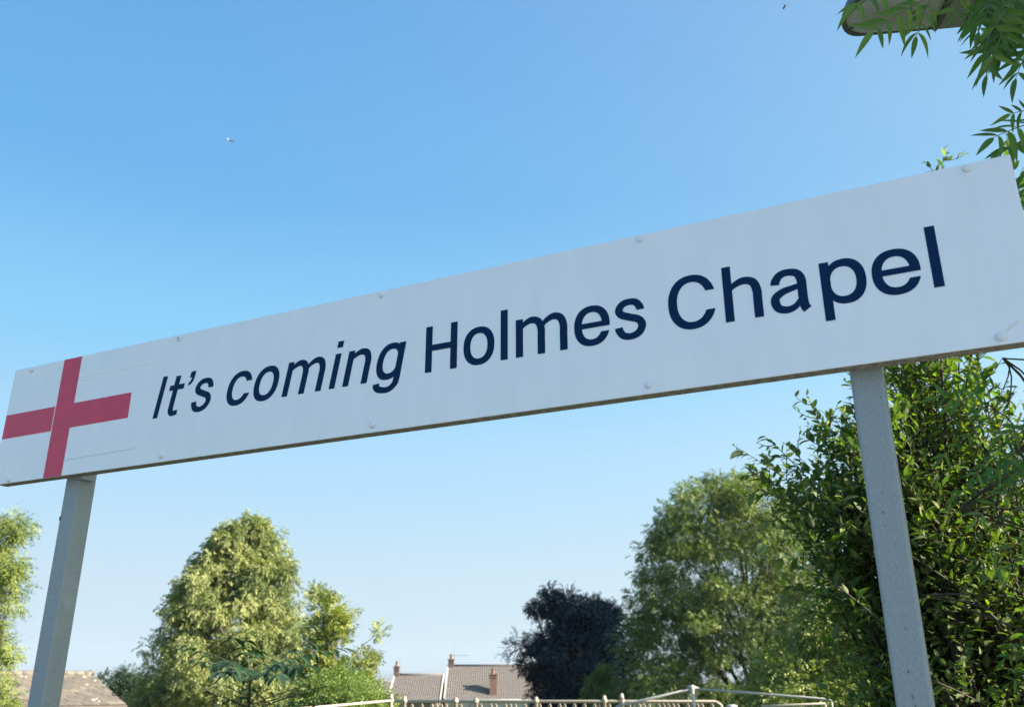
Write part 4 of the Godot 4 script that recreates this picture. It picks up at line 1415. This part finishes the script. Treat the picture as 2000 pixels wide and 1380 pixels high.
	# posts: square hollow section with rounded corners, running up behind the tray
	for x in [0.410 - W / 2, 3.377 - W / 2]:
		var s := st(true)
		var half := 0.040
		var r := 0.008
		var sec := []
		for c in 4:
			for k in 5:
				var a := PI / 2 * c + PI / 2 * k / 4.0
				var cc: Vector2 = [Vector2(1, 1), Vector2(-1, 1), Vector2(-1, -1), Vector2(1, -1)][c] * (half - r)
				sec.append(cc + Vector2(cos(a), sin(a)) * r)
		var zc := -0.0045 - dp - half - 0.004
		var y0 := -0.05
		var y1: float = bot + H - 0.06
		for k in sec.size():
			var p: Vector2 = sec[k]
			var q: Vector2 = sec[(k + 1) % sec.size()]
			s.set_smooth_group(-1 if k % 5 == 4 else 0)
			quad(s, Vector3(q.x, y0, q.y + zc), Vector3(p.x, y0, p.y + zc), Vector3(p.x, y1, p.y + zc), Vector3(q.x, y1, q.y + zc))
			s.set_smooth_group(-1)
			tri(s, Vector3(0, y1, zc), Vector3(q.x, y1, q.y + zc), Vector3(p.x, y1, p.y + zc))
		var post := part("post", done(s), M.galv, sign, Transform3D(Basis.IDENTITY, Vector3(x, 0, 0)))
		var cl: SurfaceTool
		for bk in 3:
			cl = st()
			if bk < 2:
				box(cl, Vector3(0, bot + 0.10 + 0.3 * bk, -0.0045 - dp + 0.004), Vector3(0.13, 0.035, 0.012), 0.002)
			elif x > 0:
				continue
			else:
				box(cl, Vector3(0.030, bot + 0.004, zc + 0.018), Vector3(0.062, 0.026, 0.060), 0.002)
			part("bracket", done(cl), M.galv, post)
		var sp := st()
		for k in 26:
			var yy := rng.randf_range(bot - 1.3, bot - 0.06)
			var on_side: bool = x < 0 and k % 2 == 0
			var d := rng.randf_range(0.001, 0.003)
			if on_side:
				box(sp, Vector3(half + 0.0006, yy, zc + rng.randf_range(-0.028, 0.028)), Vector3(0.001, d * rng.randf_range(1, 2.4), d), 0.0)
			else:
				box(sp, Vector3(rng.randf_range(-0.028, 0.028), yy, zc + half + 0.0006), Vector3(d, d * rng.randf_range(1, 2.4), 0.001), 0.0)
		if x < 0:
			box(sp, Vector3(-0.033, bot - 0.155, zc + half + 0.0008), Vector3(0.010, 0.016, 0.001), 0.0)
		part("speck", done(sp), M.speck, post)


# ====================================================================== street lamp
func build_lamp() -> void:
	var y := 4.265
	var pole := Vector3(2.72, 0, -3.25)
	var o := thing("street_lamp", "grey street lamp lantern with mottled bowl seen from below through ash leaves", "street lamp", pole)
	var off := -pole
	var ax := Vector3(0.9937, 0, 0.112).normalized()
	var az := Vector3(-ax.z, 0, ax.x)
	var c := Vector3(1.70, y, -3.015) + off
	var b := Basis(ax, Vector3.UP, az)
	var X := Transform3D(b, c)
	# outline of the lantern from below: rounded nose at the left
	var half := 0.135
	var out := []
	for k in 13:
		var a := PI / 2 + PI * k / 12.0
		out.append(Vector2(-0.19 + cos(a) * 0.10, sin(a) * half))
	var rear := [Vector2(0.24, -half * 0.92), Vector2(0.31, -half * 0.62), Vector2(0.31, half * 0.62), Vector2(0.24, half * 0.92)]
	var hull: Array = out + rear
	var s := st()
	var n := hull.size()
	var lv := [[0.0, 1.0], [0.012, 1.0], [0.06, 0.94], [0.11, 0.72], [0.13, 0.42]]
	for i in lv.size() - 1:
		for k in n:
			var p: Vector2 = hull[k]
			var q: Vector2 = hull[(k + 1) % n]
			var f := func(v: Vector2, m: Array) -> Vector3: return X * Vector3(v.x * m[1], m[0], v.y * m[1])
			quad(s, f.call(q, lv[i]), f.call(p, lv[i]), f.call(p, lv[i + 1]), f.call(q, lv[i + 1]))
	for k in n:
		var p: Vector2 = hull[k] * 0.42
		var q: Vector2 = hull[(k + 1) % n] * 0.42
		tri(s, X * Vector3(0, 0.13, 0), X * Vector3(q.x, 0.13, q.y), X * Vector3(p.x, 0.13, p.y))
	# rim round the underside
	for k in n:
		var p: Vector2 = hull[k]
		var q: Vector2 = hull[(k + 1) % n]
		var pi := p - Vector2(signf(p.x + 0.0) * 0.018, signf(p.y) * 0.016)
		var qi := q - Vector2(signf(q.x + 0.0) * 0.018, signf(q.y) * 0.016)
		quad(s, X * Vector3(p.x, 0, p.y), X * Vector3(q.x, 0, q.y), X * Vector3(qi.x, 0.003, qi.y), X * Vector3(pi.x, 0.003, pi.y))
	part("housing", done(s), M.lamp_body, o)
	# shallow mottled bowl over the left two thirds
	var bw := st(true)
	var rows := 10
	var colsn := 20
	var g := func(u: float, v: float) -> Vector3:
		var x := lerpf(-0.268, 0.115, u)
		var w := half - 0.014
		if x < -0.16:
			w *= sqrt(maxf(0.0, 1.0 - pow((-0.16 - x) / 0.112, 2.0))) * 0.97 + 0.03
		var zz := lerpf(-w, w, v)
		var e := (1.0 - pow(absf(v * 2 - 1), 4.0)) * (1.0 - pow(absf(u * 2 - 1), 6.0))
		return X * Vector3(x, 0.004 - 0.030 * e, zz)
	for i in colsn:
		for j in rows:
			quad(bw, g.call(float(i) / colsn, float(j) / rows), g.call((i + 1.0) / colsn, float(j) / rows), g.call((i + 1.0) / colsn, (j + 1.0) / rows), g.call(float(i) / colsn, (j + 1.0) / rows))
	part("bowl", done(bw), M.bowl, o)
	var un := st()
	box(un, X * Vector3(0.185, -0.002, 0), Vector3(0.10, 0.014, half * 1.72), 0.004, b)
	part("gear_cover", done(un), M.lamp_under, o)
	var rb := st()
	box(rb, X * Vector3(0.124, -0.004, 0), Vector3(0.016, 0.020, half * 1.84), 0.003, b)
	part("cross_bar", done(rb), M.lamp_body, o)
	for sg in [-1.0, 1.0]:
		rb = st()
		box(rb, X * Vector3(-0.235, -0.004, sg * 0.062), Vector3(0.022, 0.018, 0.022), 0.004, b)
		box(rb, X * Vector3(0.0, -0.004, sg * (half - 0.006)), Vector3(0.026, 0.018, 0.014), 0.003, b)
		part("clip", done(rb), M.lamp_body, o)
	var en := st()
	box(en, X * Vector3(0.285, 0.02, 0), Vector3(0.085, 0.07, 0.135), 0.01, b)
	part("spigot", done(en), M.lamp_end, o)
	var ar := st(true)
	var a0 := X * Vector3(0.28, 0.03, 0)
	tube(ar, [a0, X * Vector3(0.55, 0.05, 0), Vector3(-0.10, y + 0.07, 0), Vector3(0, y + 0.02, 0), Vector3(0, y - 0.2, 0)], [0.026], 10)
	part("arm", done(ar), M.galv, o)
	var ps := st(true)
	lathe(ps, [[0.075, -0.05], [0.075, 1.2], [0.050, 1.3], [0.042, y - 0.1], [0.0, y - 0.08]], 16)
	part("pole", done(ps), M.galv, o)


# ====================================================================== things in the air
func build_flying() -> void:
	var fp := Vector3(0.728, 3.301, -1.900)
	var fly := thing("fly", "black fly in the air left of the street lamp", "insect", fp)
	var b := Basis(Vector3.BACK, -0.45) * Basis(Vector3.RIGHT, 0.35)
	var s := st(true)
	lathe(s, [[0.0, -0.0065], [0.0016, -0.0055], [0.0022, -0.002], [0.0017, 0.0005], [0.0021, 0.002], [0.0021, 0.0042], [0.0012, 0.0048], [0.0017, 0.0060], [0.0010, 0.0072], [0.0, 0.0075]], 10, Transform3D(b, Vector3.ZERO))
	part("body", done(s), M.insect, fly)
	for sg in [-1.0, 1.0]:
		var w := st()
		add_leaf(w, Transform3D(b * Basis(Vector3.BACK, -sg * 1.15), b * Vector3(sg * 0.0015, 0.003, 0.001)), 0.0095, 0.0036, 0.0, 0.1, 6, Color.WHITE, 0.6)
		part("wing", done(w), M.wing, fly)
	var gp := Vector3(-35.398, 64.938, -95.000)
	var gull := thing("gull", "tiny pale gull gliding high above the sign", "bird", gp)
	var gb := Basis(Vector3.BACK, -0.5) * Basis(Vector3.UP, 0.9)
	var gs := st(true)
	lathe(gs, [[0.0, -0.30], [0.04, -0.26], [0.09, -0.05], [0.10, 0.06], [0.06, 0.18], [0.05, 0.24], [0.0, 0.30]], 10, Transform3D(gb * Basis(Vector3.BACK, PI / 2), gb * Vector3(-0.25, 0.0, 0)))
	part("body", done(gs), M.gull_pale, gull)
	for sg in [-1.0, 1.0]:
		var w := st()
		add_leaf(w, Transform3D(gb * Basis(Vector3.RIGHT, sg * 1.1) * Basis(Vector3.BACK, -1.2), gb * Vector3(-0.2, 0.03, 0.02 * sg)), 0.75, 0.20, 0.1, 0.25, 6, Color.WHITE, 0.4)
		part("wing", done(w), M.gull_grey, gull)
